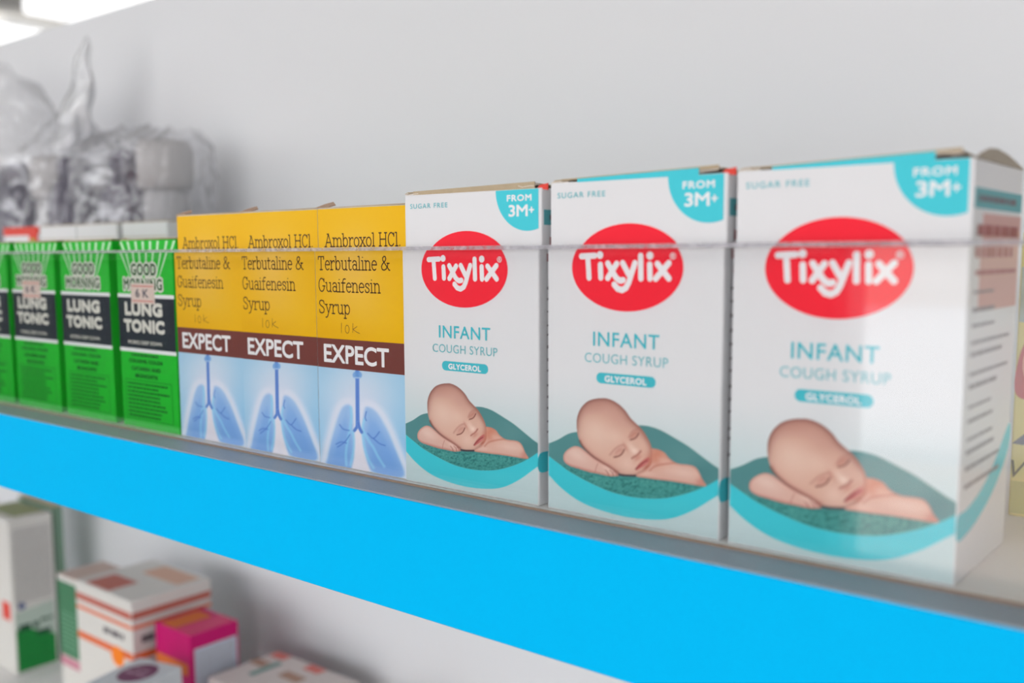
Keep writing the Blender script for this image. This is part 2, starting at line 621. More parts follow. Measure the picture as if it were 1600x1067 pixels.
link('sawn_edge', me_box('sawn_edge', SX0, SX1, -0.0055, -0.0020, ZA - 0.0013, ZA), edge_mat(), guard)
link('glue_line', me_box('glue_line', SX0, SX1, -0.0062, -0.00555, 0.0, 0.0007), mat('dried_glue', (150, 128, 112), 0.5, 0.3, 0.2, 300), guard)

# ------------------------------------------------------------------ carton materials
M_white = mat('white_carton', (228, 228, 230), 0.42, 0.16, 0.012, 90)
M_tan = mat('raw_board', (186, 168, 140), 0.8, 0.1, 0.10, 500)
M_paper = mat('torn_paper', (226, 216, 204), 0.8, 0.1, 0.05, 500)
M_cyan = mat('cyan_ink', (72, 206, 220), 0.42, 0.16, 0.015, 200)
M_teal = mat('teal_text_ink', (70, 190, 204), 0.42, 0.16, 0.015, 200)
M_pale = mat('pale_teal_ink', (112, 190, 198), 0.42, 0.16, 0.015, 200)
M_red = mat('red_ink', (250, 38, 58), 0.42, 0.16, 0.015, 200)
M_lid = mat('red_lid_ink', (226, 70, 56), 0.45, 0.3, 0.03, 200)
M_wink = mat('white_ink', (240, 240, 242), 0.42, 0.3, 0.01, 200)
M_dark = mat('dark_text_ink', (104, 98, 106), 0.45, 0.3, 0.02, 200)

def rect(x0, x1, z0, z1):
    return [(x0, z0), (x1, z0), (x1, z1), (x0, z1)]

# ------------------------------------------------------------------ infant syrup cartons: the printed picture
TW, TD, TH = 60.14, 47.0, 102.2     # mm
HB = np.array([[18.231, 0.0058, -19.7346], [1.7628, -22.5699, 899.3741], [-0.0020, -0.0003, 1.0]])

def to_pic(H, x, z):
    w = H[2, 0] * x + H[2, 1] * z + H[2, 2]
    return (H[0, 0] * x + H[0, 1] * z + H[0, 2]) / w, (H[1, 0] * x + H[1, 1] * z + H[1, 2]) / w

P_head = catmull([(193, 330), (192, 262), (204, 210), (230, 163), (272, 125), (330, 106), (400, 104), (450, 119), (500, 150),
                  (545, 195), (582, 248), (630, 295), (668, 335), (702, 388), (724, 432), (736, 478), (739, 525), (735, 572),
                  (716, 602), (688, 622), (645, 642), (608, 660), (560, 661), (510, 650), (460, 622), (400, 582), (330, 537),
                  (270, 487), (226, 432), (202, 382)], 3)
P_arm = catmull([(94, 525), (108, 492), (138, 466), (175, 450), (216, 458), (262, 492), (330, 542), (400, 582), (450, 605),
                 (482, 627), (502, 650), (494, 665), (430, 668), (380, 657), (320, 645), (260, 631), (200, 611), (140, 592), (102, 562)], 3)
P_body = catmull([(728, 470), (780, 474), (828, 498), (858, 535), (900, 566), (945, 581), (1000, 585), (1050, 602), (1080, 640),
                  (1102, 690), (1132, 738), (1080, 738), (1000, 724), (900, 708), (780, 692), (700, 682), (618, 668), (640, 646),
                  (690, 622), (712, 580), (715, 520)], 3)
P_blanket = catmull([(-60, 448), (0, 425), (60, 400), (130, 360), (200, 345), (320, 330), (500, 300), (650, 299), (720, 307),
                     (800, 334), (900, 390), (1000, 450), (1100, 525), (1180, 585), (1240, 630), (1240, 690), (1130, 742),
                     (1000, 792), (850, 826), (720, 831), (600, 820), (450, 786), (300, 722), (150, 642), (60, 576), (-60, 480)], 3)
P_front = catmull([(-60, 500), (0, 540), (60, 566), (120, 590), (320, 642), (430, 666), (600, 670), (780, 690), (1000, 722), (1132, 744),
                   (1000, 792), (850, 826), (720, 831), (600, 820), (450, 786), (300, 722), (150, 642), (60, 576), (-60, 490)], 3)
P_cres = catmull([(-60, 478), (0, 530), (60, 576), (150, 642), (300, 722), (450, 786), (600, 820), (720, 831), (850, 826), (1000, 792),
                  (1130, 742), (1240, 684), (1260, 730), (1255, 780), (1150, 850), (1050, 910), (920, 965), (800, 985), (650, 978),
                  (520, 958), (380, 920), (250, 870), (150, 810), (60, 735), (0, 670), (-60, 600)], 3)

def paint_baby(x, z):
    px, py = to_pic(HB, x, z)
    img = np.tile(np.array([228., 228, 230]), (len(px), 1))
    g = smooth(-z, -46, -14)
    img = img * (1 - g[:, None]) + np.array([198., 217, 219]) * g[:, None]
    s = 2.5
    # blanket
    d = sdf(px, py, P_blanket)
    img = over(img, (86, 140, 142), smooth(-d, -s, s))
    img = over(img, (112, 158, 158), smooth(-d, -s, s) * blob(px, py, 1000, 540, 160, 90, 30) * 0.35)
    img = over(img, (70, 122, 126), smooth(-d, -s, s) * blob(px, py, 1090, 640, 120, 80) * 0.5)
    df = sdf(px, py, P_front)
    kn = vnoise(px / 15, py / 11, 1) * 0.6 + vnoise(px / 7, py / 6, 2) * 0.4
    m = smooth(-df, -s, 8)
    img = over(img, (74, 152, 146), m)
    img = over(img, (38, 104, 104), m * smooth(kn, 0.42, 0.85) * 0.75)
    img = over(img, (108, 182, 172), m * smooth(1 - kn, 0.6, 0.95) * 0.55)
    img = over(img, (52, 120, 122), m * np.exp(-np.clip(-df, 0, None) / 14.0) * 0.35)
    # crescent band
    dc = sdf(px, py, P_cres)
    m = smooth(-dc, -s, s)
    img = over(img, (66, 202, 216), m)
    img = over(img, (84, 210, 222), m * blob(px, py, 800, 900, 350, 60) * 0.4)
    # arm under the head
    da = sdf(px, py, P_arm)
    m = smooth(-da, -s, s)
    img = over(img, (222, 180, 166), m)
    img = over(img, (236, 205, 192), m * blob(px, py, 190, 510, 90, 40, 30) * 0.8)
    img = over(img, (196, 132, 118), m * np.exp(-((da + 3) / 9.0) ** 2) * 0.55)
    img = over(img, (190, 120, 108), m * smooth(py - (0.27 * px + 545), -16, 22) * 0.6)
    for f in ([(345, 575), (330, 610), (325, 640)],):
        img = over(img, (178, 112, 102), m * smooth(4 - ldist(px, py, f), -2, 3) * 0.5)
    for f in ([(400, 622), (418, 645), (424, 662)], [(430, 622), (452, 642), (458, 664)], [(462, 632), (478, 648), (480, 664)]):
        img = over(img, (160, 92, 84), m * smooth(4 - ldist(px, py, f), -2, 3) * 0.75)
    img = over(img, (238, 208, 196), m * blob(px, py, 410, 612, 40, 16, 35) * 0.6)
    # shoulder and far arm
    db = sdf(px, py, P_body)
    m = smooth(-db, -s, s)
    img = over(img, (220, 174, 158), m)
    img = over(img, (234, 198, 184), m * blob(px, py, 960, 640, 150, 40, 10) * 0.8)
    img = over(img, (234, 196, 182), m * blob(px, py, 700, 650, 70, 18, 5) * 0.6)
    img = over(img, (204, 118, 92), m * blob(px, py, 775, 520, 60, 60, 45) * 0.75)
    img = over(img, (226, 178, 160), m * blob(px, py, 820, 560, 60, 26, 35) * 0.7)
    img = over(img, (184, 102, 84), m * smooth(8 - ldist(px, py, catmull([(720, 628), (760, 596), (830, 580), (915, 572)], 5, False)), -4, 8) * 0.5)
    img = over(img, (196, 118, 102), m * np.exp(-((db + 3) / 8.0) ** 2) * 0.5)
    img = over(img, (200, 130, 116), m * blob(px, py, 1095, 715, 40, 40) * 0.7)
    # head
    dh = sdf(px, py, P_head)
    m = smooth(-dh, -s, s)
    img = over(img, (222, 180, 162), m)
    img = over(img, (196, 146, 132), m * blob(px, py, 330, 150, 190, 90, -10) * 0.75)
    img = over(img, (204, 156, 142), m * blob(px, py, 480, 240, 120, 90, 40) * 0.55)
    img = over(img, (234, 202, 184), m * blob(px, py, 330, 350, 130, 90, 40) * 0.8)
    img = over(img, (236, 204, 186), m * blob(px, py, 470, 380, 70, 50, 30) * 0.5)
    img = over(img, (236, 200, 184), m * blob(px, py, 560, 575, 60, 50, 30) * 0.75)
    img = over(img, (232, 190, 172), m * blob(px, py, 675, 430, 32, 60, -20) * 0.6)
    # hair rim, strongest on the crown
    rim = np.exp(-np.clip(-dh, 0, None) / 13.0)
    top = smooth(360 - py + 0.28 * (px - 200), -60, 160)
    img = over(img, (96, 54, 52), m * rim * (0.2 + 0.8 * top) * 0.9)
    img = over(img, (164, 108, 98), m * np.exp(-np.clip(-dh, 0, None) / 34.0) * top * 0.55)
    # cheek and jaw shade on the right, contact shade along the arm
    img = over(img, (186, 104, 84), m * blob(px, py, 735, 560, 42, 70, 10) * 0.75)
    img = over(img, (206, 132, 112), m * np.exp(-((dh + 2) / 10.0) ** 2) * smooth(px, 560, 700) * 0.6)
    low = catmull([(214, 410), (240, 455), (300, 515), (360, 556), (430, 598), (490, 640)], 5, False)
    img = over(img, (132, 74, 66), smooth(9 - ldist(px, py, low), -5, 7) * 0.75)
    img = over(img, (206, 150, 134), m * smooth(46 - ldist(px, py, low), 0, 44) * 0.4)
    chin = catmull([(496, 655), (540, 662), (616, 664)], 5, False)
    img = over(img, (66, 46, 54), smooth(7 - ldist(px, py, chin), -5, 5) * 0.9)
    # eyes (closed)
    img = over(img, (196, 138, 124), m * blob(px, py, 498, 488, 42, 22, -42) * 0.75)
    img = over(img, (222, 176, 160), m * blob(px, py, 498, 496, 22, 9, -42) * 0.6)
    img = over(img, (186, 122, 108), m * blob(px, py, 606, 368, 38, 18, -42) * 0.8)
    img = over(img, (216, 168, 150), m * blob(px, py, 606, 376, 20, 8, -42) * 0.5)
    for f in (catmull([(462, 530), (496, 522), (520, 504), (536, 474)], 5, False), catmull([(580, 404), (608, 396), (626, 382), (640, 358)], 5, False)):
        img = over(img, (118, 66, 60), m * smooth(4.5 - ldist(px, py, f), -3, 3) * 0.85)
    for f in (catmull([(432, 512), (462, 476), (500, 448), (530, 440)], 5, False), catmull([(572, 384), (588, 350), (612, 332), (634, 328)], 5, False)):
        img = over(img, (184, 128, 114), m * smooth(9 - ldist(px, py, f), -5, 8) * 0.45)
    # nose
    img = over(img, (240, 210, 194), m * blob(px, py, 590, 462, 20, 46, -35) * 0.75)
    img = over(img, (246, 220, 206), m * blob(px, py, 612, 484, 22, 20) * 0.8)
    img = over(img, (182, 112, 98), m * blob(px, py, 545, 455, 9, 34, -28) * 0.45)
    nost = catmull([(592, 538), (606, 528), (622, 520), (640, 505), (655, 486)], 5, False)
    img = over(img, (156, 84, 74), m * smooth(6 - ldist(px, py, nost), -5, 4) * 0.65)
    img = over(img, (204, 138, 122), m * blob(px, py, 632, 535, 34, 18, -38) * 0.7)
    # mouth
    lips = catmull([(617, 616), (634, 588), (660, 562), (690, 540), (714, 530), (720, 548), (706, 572), (676, 596), (642, 616), (624, 626)], 4)
    dl = sdf(px, py, lips)
    ml = smooth(-dl, -4, 5)
    img = over(img, (196, 106, 102), ml)
    img = over(img, (214, 134, 128), ml * blob(px, py, 690, 575, 26, 10, -38) * 0.8)
    img = over(img, (126, 58, 58), m * smooth(4 - ldist(px, py, catmull([(618, 616), (645, 592), (672, 572), (702, 556)], 5, False)), -3, 3) * 0.8)
    img = over(img, (170, 92, 78), m * blob(px, py, 698, 602, 26, 10, -35) * 0.7)
    img = over(img, (232, 186, 168), m * blob(px, py, 735, 590, 10, 10) * 0.3)
    return img

ME = {}

def tix_meshes():
    ME['body'] = me_box('carton_body', 0, TW * MM, 0, TD * MM, 0, TH * MM, 0.0005, 2)
    ME['body'].materials.append(M_white)
    ME['baby'] = grid_print('baby_picture', 0.4, TW - 0.4, 0.5, 46.0, 0.21, paint_baby, -0.00004)
    ME['oval'] = me_poly('logo_oval', mmp([(28.5 + 19.15 * math.cos(a), 76.4 + 12.85 * math.sin(a)) for a in [2 * math.pi * k / 72 for k in range(72)]]), -0.00010)
    ME['oval'].materials.append(M_red)
    W = 1.8
    st = [[(12.9, 79.7), (17.7, 79.9)], [(15.2, 79.6), (15.7, 73.3)],
          [(19.75, 77.2), (19.95, 73.4)], ([(19.6, 80.1), (19.62, 80.1)], 2.3),
          [(22.4, 77.6), (25.2, 73.6)] + [(26.0, 72.9), (26.9, 72.55), (27.8, 72.75)],
          [(25.5, 77.5), (22.4, 73.3)],
          [(27.6, 77.7), (29.7, 74.4)],
          [(31.8, 77.7), (30.6, 74.5), (29.7, 72.0), (28.8, 70.5), (27.4, 69.8), (25.9, 70.2), (24.7, 71.4)],
          [(33.7, 79.8), (33.85, 73.3)],
          [(36.75, 77.3), (36.9, 73.3)], ([(36.8, 79.85), (36.82, 79.85)], 2.3),
          [(39.3, 77.5), (43.1, 73.4)], [(43.0, 77.7), (38.8, 73.3)]]
    ME['logo'] = stroke_mesh('logo_lettering', st, W, -0.00018, MM, 0.12)
    ME['logo'].materials.append(M_wink)
    reg = [arc(44.3, 79.7, 0.85, 0.85, 0, 360, 20), [(44.05, 79.3), (44.05, 80.1), (44.4, 80.1), (44.5, 79.9), (44.4, 79.7), (44.05, 79.7)], [(44.3, 79.7), (44.55, 79.3)]]
    ME['reg'] = stroke_mesh('registered_mark', reg, 0.22, -0.00018, MM, 0.07)
    ME['reg'].materials.append(M_wink)
    def T(key, name, body, x0, x1, z0, z1, m, bold=None, y=-0.00012, sp=1.0):
        ME[key] = text_mesh(name, body, x0, x1, z0, z1, bold, y, 0.0, sp)
        ME[key].materials.append(m)
    T('infant', 'infant_lettering', 'INFANT', 17.2, 40.2, 52.9, 57.2, M_teal, 0.06, sp=1.08)
    T('cough', 'syrup_lettering', 'COUGH SYRUP', 14.2, 43.2, 47.8, 50.7, M_pale, None, sp=1.06)
    ME['pill'] = me_poly('glycerol_badge', mmp(arc(20.1, 43.3, 1.65, 1.65, 90, 270, 10) + arc(37.5, 43.3, 1.65, 1.65, -90, 90, 10)), -0.00010)
    ME['pill'].materials.append(M_teal)
    T('gly', 'glycerol_lettering', 'GLYCEROL', 21.5, 36.1, 42.2, 44.2, M_wink, 0.10, -0.00018, 1.08)
    T('sugar', 'sugar_free_lettering', 'SUGAR FREE', 2.8, 20.4, 97.35, 99.05, M_pale, 0.03, sp=1.22)
    # quarter-round corner badge: circle cut off by the top and right margins
    c = (54.7, 101.9)
    r = 13.1
    pts = [(59.0, TH - 0.25)]
    a1 = -math.degrees(math.acos((59.0 - c[0]) / r))
    pts += [(41.6, TH - 0.25)] + arc(c[0], c[1], r, r, 180, 360 + a1, 30)
    ME['badge'] = me_poly('corner_badge', mmp(pts), -0.00010)
    ME['badge'].materials.append(M_cyan)
    T('from', 'from_lettering', 'FROM', 46.3, 56.3, 98.3, 100.4, M_wink, 0.10, -0.00018, 1.14)
    T('age', 'age_lettering', '3M', 47.0, 54.8, 93.4, 97.2, M_wink, 0.13, -0.00018, 0.95)
    ME['plus'] = stroke_mesh('plus_sign', [[(55.5, 95.4), (57.1, 95.4)], [(56.3, 94.6), (56.3, 96.2)]], 0.5, -0.00018, MM)
    ME['plus'].materials.append(M_wink)

tix_meshes()

def plate(name, corners, thick, m, parent):
    """thin bent board piece: corner loop (mm) thickened along its normal"""
    bm = bmesh.new()
    c = [Vector(p) * MM for p in corners]
    n = (c[1] - c[0]).cross(c[-1] - c[0]).normalized() * thick * MM
    a = [bm.verts.new(p) for p in c]
    b = [bm.verts.new(p + n) for p in c]
    bm.faces.new(a)
    bm.faces.new(list(reversed(b)))
    k = len(c)
    for i in range(k):
        bm.faces.new((a[i], b[i], b[(i + 1) % k], a[(i + 1) % k]))
    return link(name, bm_mesh(name, bm), m, parent)

def side_print(t):
    """print on the right-hand side of a syrup carton (local x = TW plane)"""
    x = TW * MM + 0.00007
    def turn(me):
        for v in me.vertices:
            px, py, pz = v.co
            v.co = (x - py, px, pz)
        return me
    strip = link('side_strip', turn(me_poly('side_strip', mmp(rect(1.2, TD - 0.6, 90.6, 95.4)), 0)), mat('teal_strip_ink', (92, 170, 178), 0.45), t)
    link('side_strip_text', turn(bars_mesh('side_strip_text', [(4, 40, 92.2, 1.6)], -0.00006)), M_dark, strip)
    link('side_panel_tint', turn(me_poly('side_panel_tint', mmp(rect(9, TD - 0.6, 66, 89.5)), 0)), mat('pink_tint_ink', (214, 168, 164), 0.45), t)
    link('side_heading', turn(bars_mesh('side_heading', [(4, 44, 84.2, 2.6), (4, 40, 79.0, 2.6), (5, 44, 74.8, 1.2)], -0.00012)), mat('crimson_text_ink', (170, 96, 100), 0.45), t)
    link('side_small_print', turn(bars_mesh('side_small_print', [(4, random.uniform(22, 43), z + random.uniform(-0.6, 0.6), random.uniform(0.6, 1.1)) for z in np.arange(70.5, 20, -3.9)], -0.00012)), mat('faded_text_ink', (138, 132, 138), 0.5), t)
    pts = catmull([(0.2, 17.2), (8, 17.6), (20, 20), (32, 25), (46.6, 34), (46.6, 27), (34, 18.5), (20, 13.5), (8, 11.2), (0.2, 11.4)], 4)
    link('side_band', turn(me_poly('side_band', mmp(pts), 0)), M_cyan, t)

def tix_box(x, y, label, hh=TH, lid=(0.6, 2.4), strip=True, side=False, rot=0.0, group='infant syrup cartons in the front row'):
    t = thing('syrup_carton', label, 'box', (x, y, 0.0), rot, group)
    t.scale = (1, 1, hh / TH)
    for k, n in (('body', 'carton_body'), ('baby', 'baby_picture'), ('oval', 'logo_oval'), ('infant', 'infant_lettering'),
                 ('cough', 'syrup_lettering'), ('pill', 'glycerol_badge'), ('sugar', 'sugar_free_lettering'), ('badge', 'corner_badge')):
        o = link(n, ME[k], None, t)
        subs = {'oval': (('logo', 'logo_lettering'), ('reg', 'registered_mark')), 'pill': (('gly', 'glycerol_lettering'),),
                'badge': (('from', 'from_lettering'), ('age', 'age_lettering'), ('plus', 'plus_sign'))}.get(k, ())
        for kk, nn in subs:
            link(nn, ME[kk], None, o)
    l, r = lid
    # lid: raw board edge, left end low, right end lifted
    plate('lid_flap', [(1, 0.8, TH + l - 0.2), (TW - 4, 0.8, TH + r - 0.2), (TW - 4, TD - 1, TH + 0.3), (2, TD - 1, TH + 0.3)], 0.3, M_tan, t)
    e0 = (l + 0.35) if strip else 0.0
    plate('lid_edge', [(4, 0.6, TH - 0.3 + e0 * 0.8), (TW - 3, 0.6, TH - 0.3 + (r - 0.35 if strip else 0.0)), (TW - 3, 0.6, TH + r + 0.35), (4, 0.6, TH + l + 0.25)], 0.3, M_tan, t)
    if strip:
        plate('tuck_strip', [(10, 0.35, TH - 0.3), (TW - 9, 0.35, TH - 0.3), (TW - 9, 0.35, TH + r - 0.15), (10, 0.35, TH + l + 0.1)], 0.25, M_cyan, t)
    # dust flap at the right, red inside, and scuffed paper at the corners
    if not side:
        plate('dust_flap', [(TW - 2.2, 1.0, TH - 0.2), (TW + 2.0, 1.0, TH - 0.8), (TW + 2.0, 1.0, TH + 1.3), (TW - 1.2, 1.0, TH + 0.9)], 0.4, M_lid, t)
    rnd = random.Random(int(abs(x) * 1e4))
    for (cx, n_) in ((2.5, 5), (TW - 7, 5)):
        bm = bmesh.new()
        prev = None
        for i in range(n_):
            xx = cx - 2.5 + i * 1.6
            zz = TH + (0.6 if cx < 10 else r * 0.75) + rnd.uniform(0.0, 0.7)
            cur = [bm.verts.new((xx * MM, 0.0002, (zz - 0.75) * MM)), bm.verts.new((xx * MM, 0.0018, zz * MM)), bm.verts.new((xx * MM, 0.0034, (zz - 0.3) * MM))]
            if prev:
                bm.faces.new((prev[0], cur[0], cur[1], prev[1]))
                bm.faces.new((prev[1], cur[1], cur[2], prev[2]))
            prev = cur
        o = link('scuffed_corner', bm_mesh('scuffed_corner', bm), M_paper, t)
        sm = o.modifiers.new('thick', 'SOLIDIFY')
        sm.thickness = 0.0003
    side_print(t)
    if side:
        # curved dust flap standing up on the right side
        bm = bmesh.new()
        pts = [(0.0, TH - 0.3), (6, TH + 1.4), (14, TH + 3.0), (22, TH + 3.4), (32, TH + 2.6), (40, TH + 1.2), (46.5, TH - 0.3)]
        a = [bm.verts.new(((TW - 0.2 - 0.8 * math.sin(p[0] / 15)) * MM, p[0] * MM, p[1] * MM)) for p in pts]
        bm.faces.new(a)
        o = link('side_flap', bm_mesh('side_flap', bm), mat('grey_board', (176, 166, 152), 0.8, 0.1, 0.08, 400), t)
        sm = o.modifiers.new('thick', 'SOLIDIFY')
        sm.thickness = 0.0005
    return t

W_ = TW * MM
tix_box(-3 * W_ - 0.0061, 0, 'white infant cough syrup carton beside the yellow cartons, leftmost of the front three', 101.0, (0.9, 1.7), False)
tix_box(-2 * W_ - 0.00264, 0, 'white infant cough syrup carton in the middle of the front three', 102.2, (0.7, 1.9), True)
tix_box(-W_, 0, 'large white infant cough syrup carton nearest the right edge, with printed side showing', 102.35, (0.5, 2.0), True, True)

# second-row syrup carton with a lifted red lid, behind the right one
t = thing('syrup_carton', 'syrup carton with lifted red lid, behind the rightmost white carton', 'box', (-0.078, 0.053, 0))
o = link('carton_body', ME['body'], None, t)
plate('lid_flap', [(3, 0.5, TH + 4.0), (TW - 15, 0.5, TH + 5.6), (TW - 15, 40, TH + 0.6), (3, 40, TH + 0.6)], 0.7, M_lid, t)
plate('lid_edge', [(2.8, 0.2, TH + 5.0), (TW - 12, 0.2, TH + 6.6), (TW - 12, 1.2, TH + 6.4), (2.8, 1.2, TH + 4.8)], 0.5, M_tan, t)
plate('tuck_strip', [(3, 0.2, TH - 2), (TW - 15, 0.2, TH - 2), (TW - 15, 0.2, TH + 6.2), (3, 0.2, TH + 4.8)], 0.3, M_lid, t)

# ------------------------------------------------------------------ yellow expectorant cartons
EW, ED, EH = 47.7, 44.0, 98.0
HE = np.array([[11.6175, -0.4818, 79.7726], [0.6689, -17.8799, 997.9956], [-0.0016, -0.0003, 1.0]])

def paint_yellow(x, z):
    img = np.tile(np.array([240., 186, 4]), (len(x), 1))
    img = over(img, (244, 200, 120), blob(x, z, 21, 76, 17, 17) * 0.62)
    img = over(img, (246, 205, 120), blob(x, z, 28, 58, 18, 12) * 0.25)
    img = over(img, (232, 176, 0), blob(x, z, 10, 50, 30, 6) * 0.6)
    return img

def paint_lungs(x, z):
    px, py = to_pic(HE, x, z)
    img = np.tile(np.array([160., 206, 236]), (len(px), 1))
    img = over(img, (196, 222, 240), blob(px, py, 340, 480, 260, 200) * 0.9)
    img = over(img, (222, 226, 242), blob(px, py, 345, 640, 190, 260) * 0.9)
    img = over(img, (140, 196, 236), blob(px, py, 660, 940, 120, 160) * 0.6)
    Lp = catmull([(268, 590), (292, 602), (302, 645), (307, 710), (314, 775), (320, 840), (314, 910), (300, 1030), (230, 1060), (120, 1050),
                  (136, 950), (150, 880), (166, 815), (186, 740), (208, 668), (236, 610)], 4)
    Rp = catmull([(398, 608), (384, 650), (376, 720), (370, 785), (382, 870), (404, 960), (440, 1050), (560, 1090), (660, 1080), (622, 960),
                  (592, 885), (560, 805), (522, 725), (480, 657), (436, 616)], 4)
    for k, P in enumerate((Lp, Rp)):
        d = sdf(px, py, P)
        img = over(img, (228, 232, 246), np.exp(-((d - 24) / 30.0) ** 2) * 0.9)
        m = smooth(-d, -14, 16)
        img = over(img, (158, 194, 238), m * 0.92)
        img = over(img, (110, 162, 230), m * smooth(py, 700, 1000) * 0.5)
        img = over(img, (112, 162, 228), m * smooth(-d, 10, 60) * 0.45)
        img = over(img, (166, 200, 238), m * blob(px, py, 250 if k == 0 else 450, 650, 50, 60) * 0.5)
    g = [catmull([(292, 610), (296, 680), (286, 760), (268, 850), (258, 940), (262, 1010)], 5, False),
         catmull([(388, 690), (376, 760), (410, 830), (450, 890), (480, 950), (525, 1020)], 5, False),
         catmull([(306, 780), (316, 840), (310, 920), (290, 1010)], 5, False),
         catmull([(374, 780), (384, 870), (410, 960), (450, 1030)], 5, False)]
    for f in g:
        img = over(img, (150, 216, 246), smooth(9 - ldist(px, py, f), -8, 8) * 0.7)
    for f in ([(280, 770), (240, 760), (215, 730)], [(285, 800), (250, 850), (200, 885)], [(262, 858), (225, 850), (190, 865)],
              [(410, 790), (450, 825), (490, 780)], [(450, 825), (490, 860), (530, 875)], [(400, 640), (392, 680), (400, 700)]):
        img = over(img, (84, 124, 206), smooth(5 - ldist(px, py, catmull(f, 5, False)), -4, 4) * 0.6)
    # the gap between the lungs
    gap = catmull([(340, 762), (362, 800), (372, 880), (396, 980), (420, 1060), (300, 1060), (316, 960), (322, 850), (322, 795)], 4)
    img = over(img, (236, 230, 238), smooth(-sdf(px, py, gap), -12, 12) * 0.9)
    # windpipe
    for f, wd in (([(337, 350), (340, 730)], 15), (catmull([(340, 715), (334, 745), (318, 770)], 5, False), 12), (catmull([(344, 715), (352, 750), (368, 782)], 5, False), 12)):
        d = ldist(px, py, f)
        img = over(img, (112, 152, 218), smooth(wd - d, -4, 5) * 0.95)
        img = over(img, (84, 122, 204), smooth(wd * 0.55 - d, -5, 5) * 0.7)
    img = over(img, (108, 160, 222), smooth(26 - ldist(px, py, [(330, 384), (345, 384)]), -6, 8) * 0.8)
    img = over(img, (190, 214, 242), smooth(4 - ldist(px, py, [(320, 402), (356, 404)]), -3, 3) * 0.8)
    return img

# a narrow slab-serif alphabet drawn with pen strokes (cap height 1, x-height 0.7)
def SL(x, z, l=0.1, r=0.1):
    return [(x - l, z), (x + r, z)]

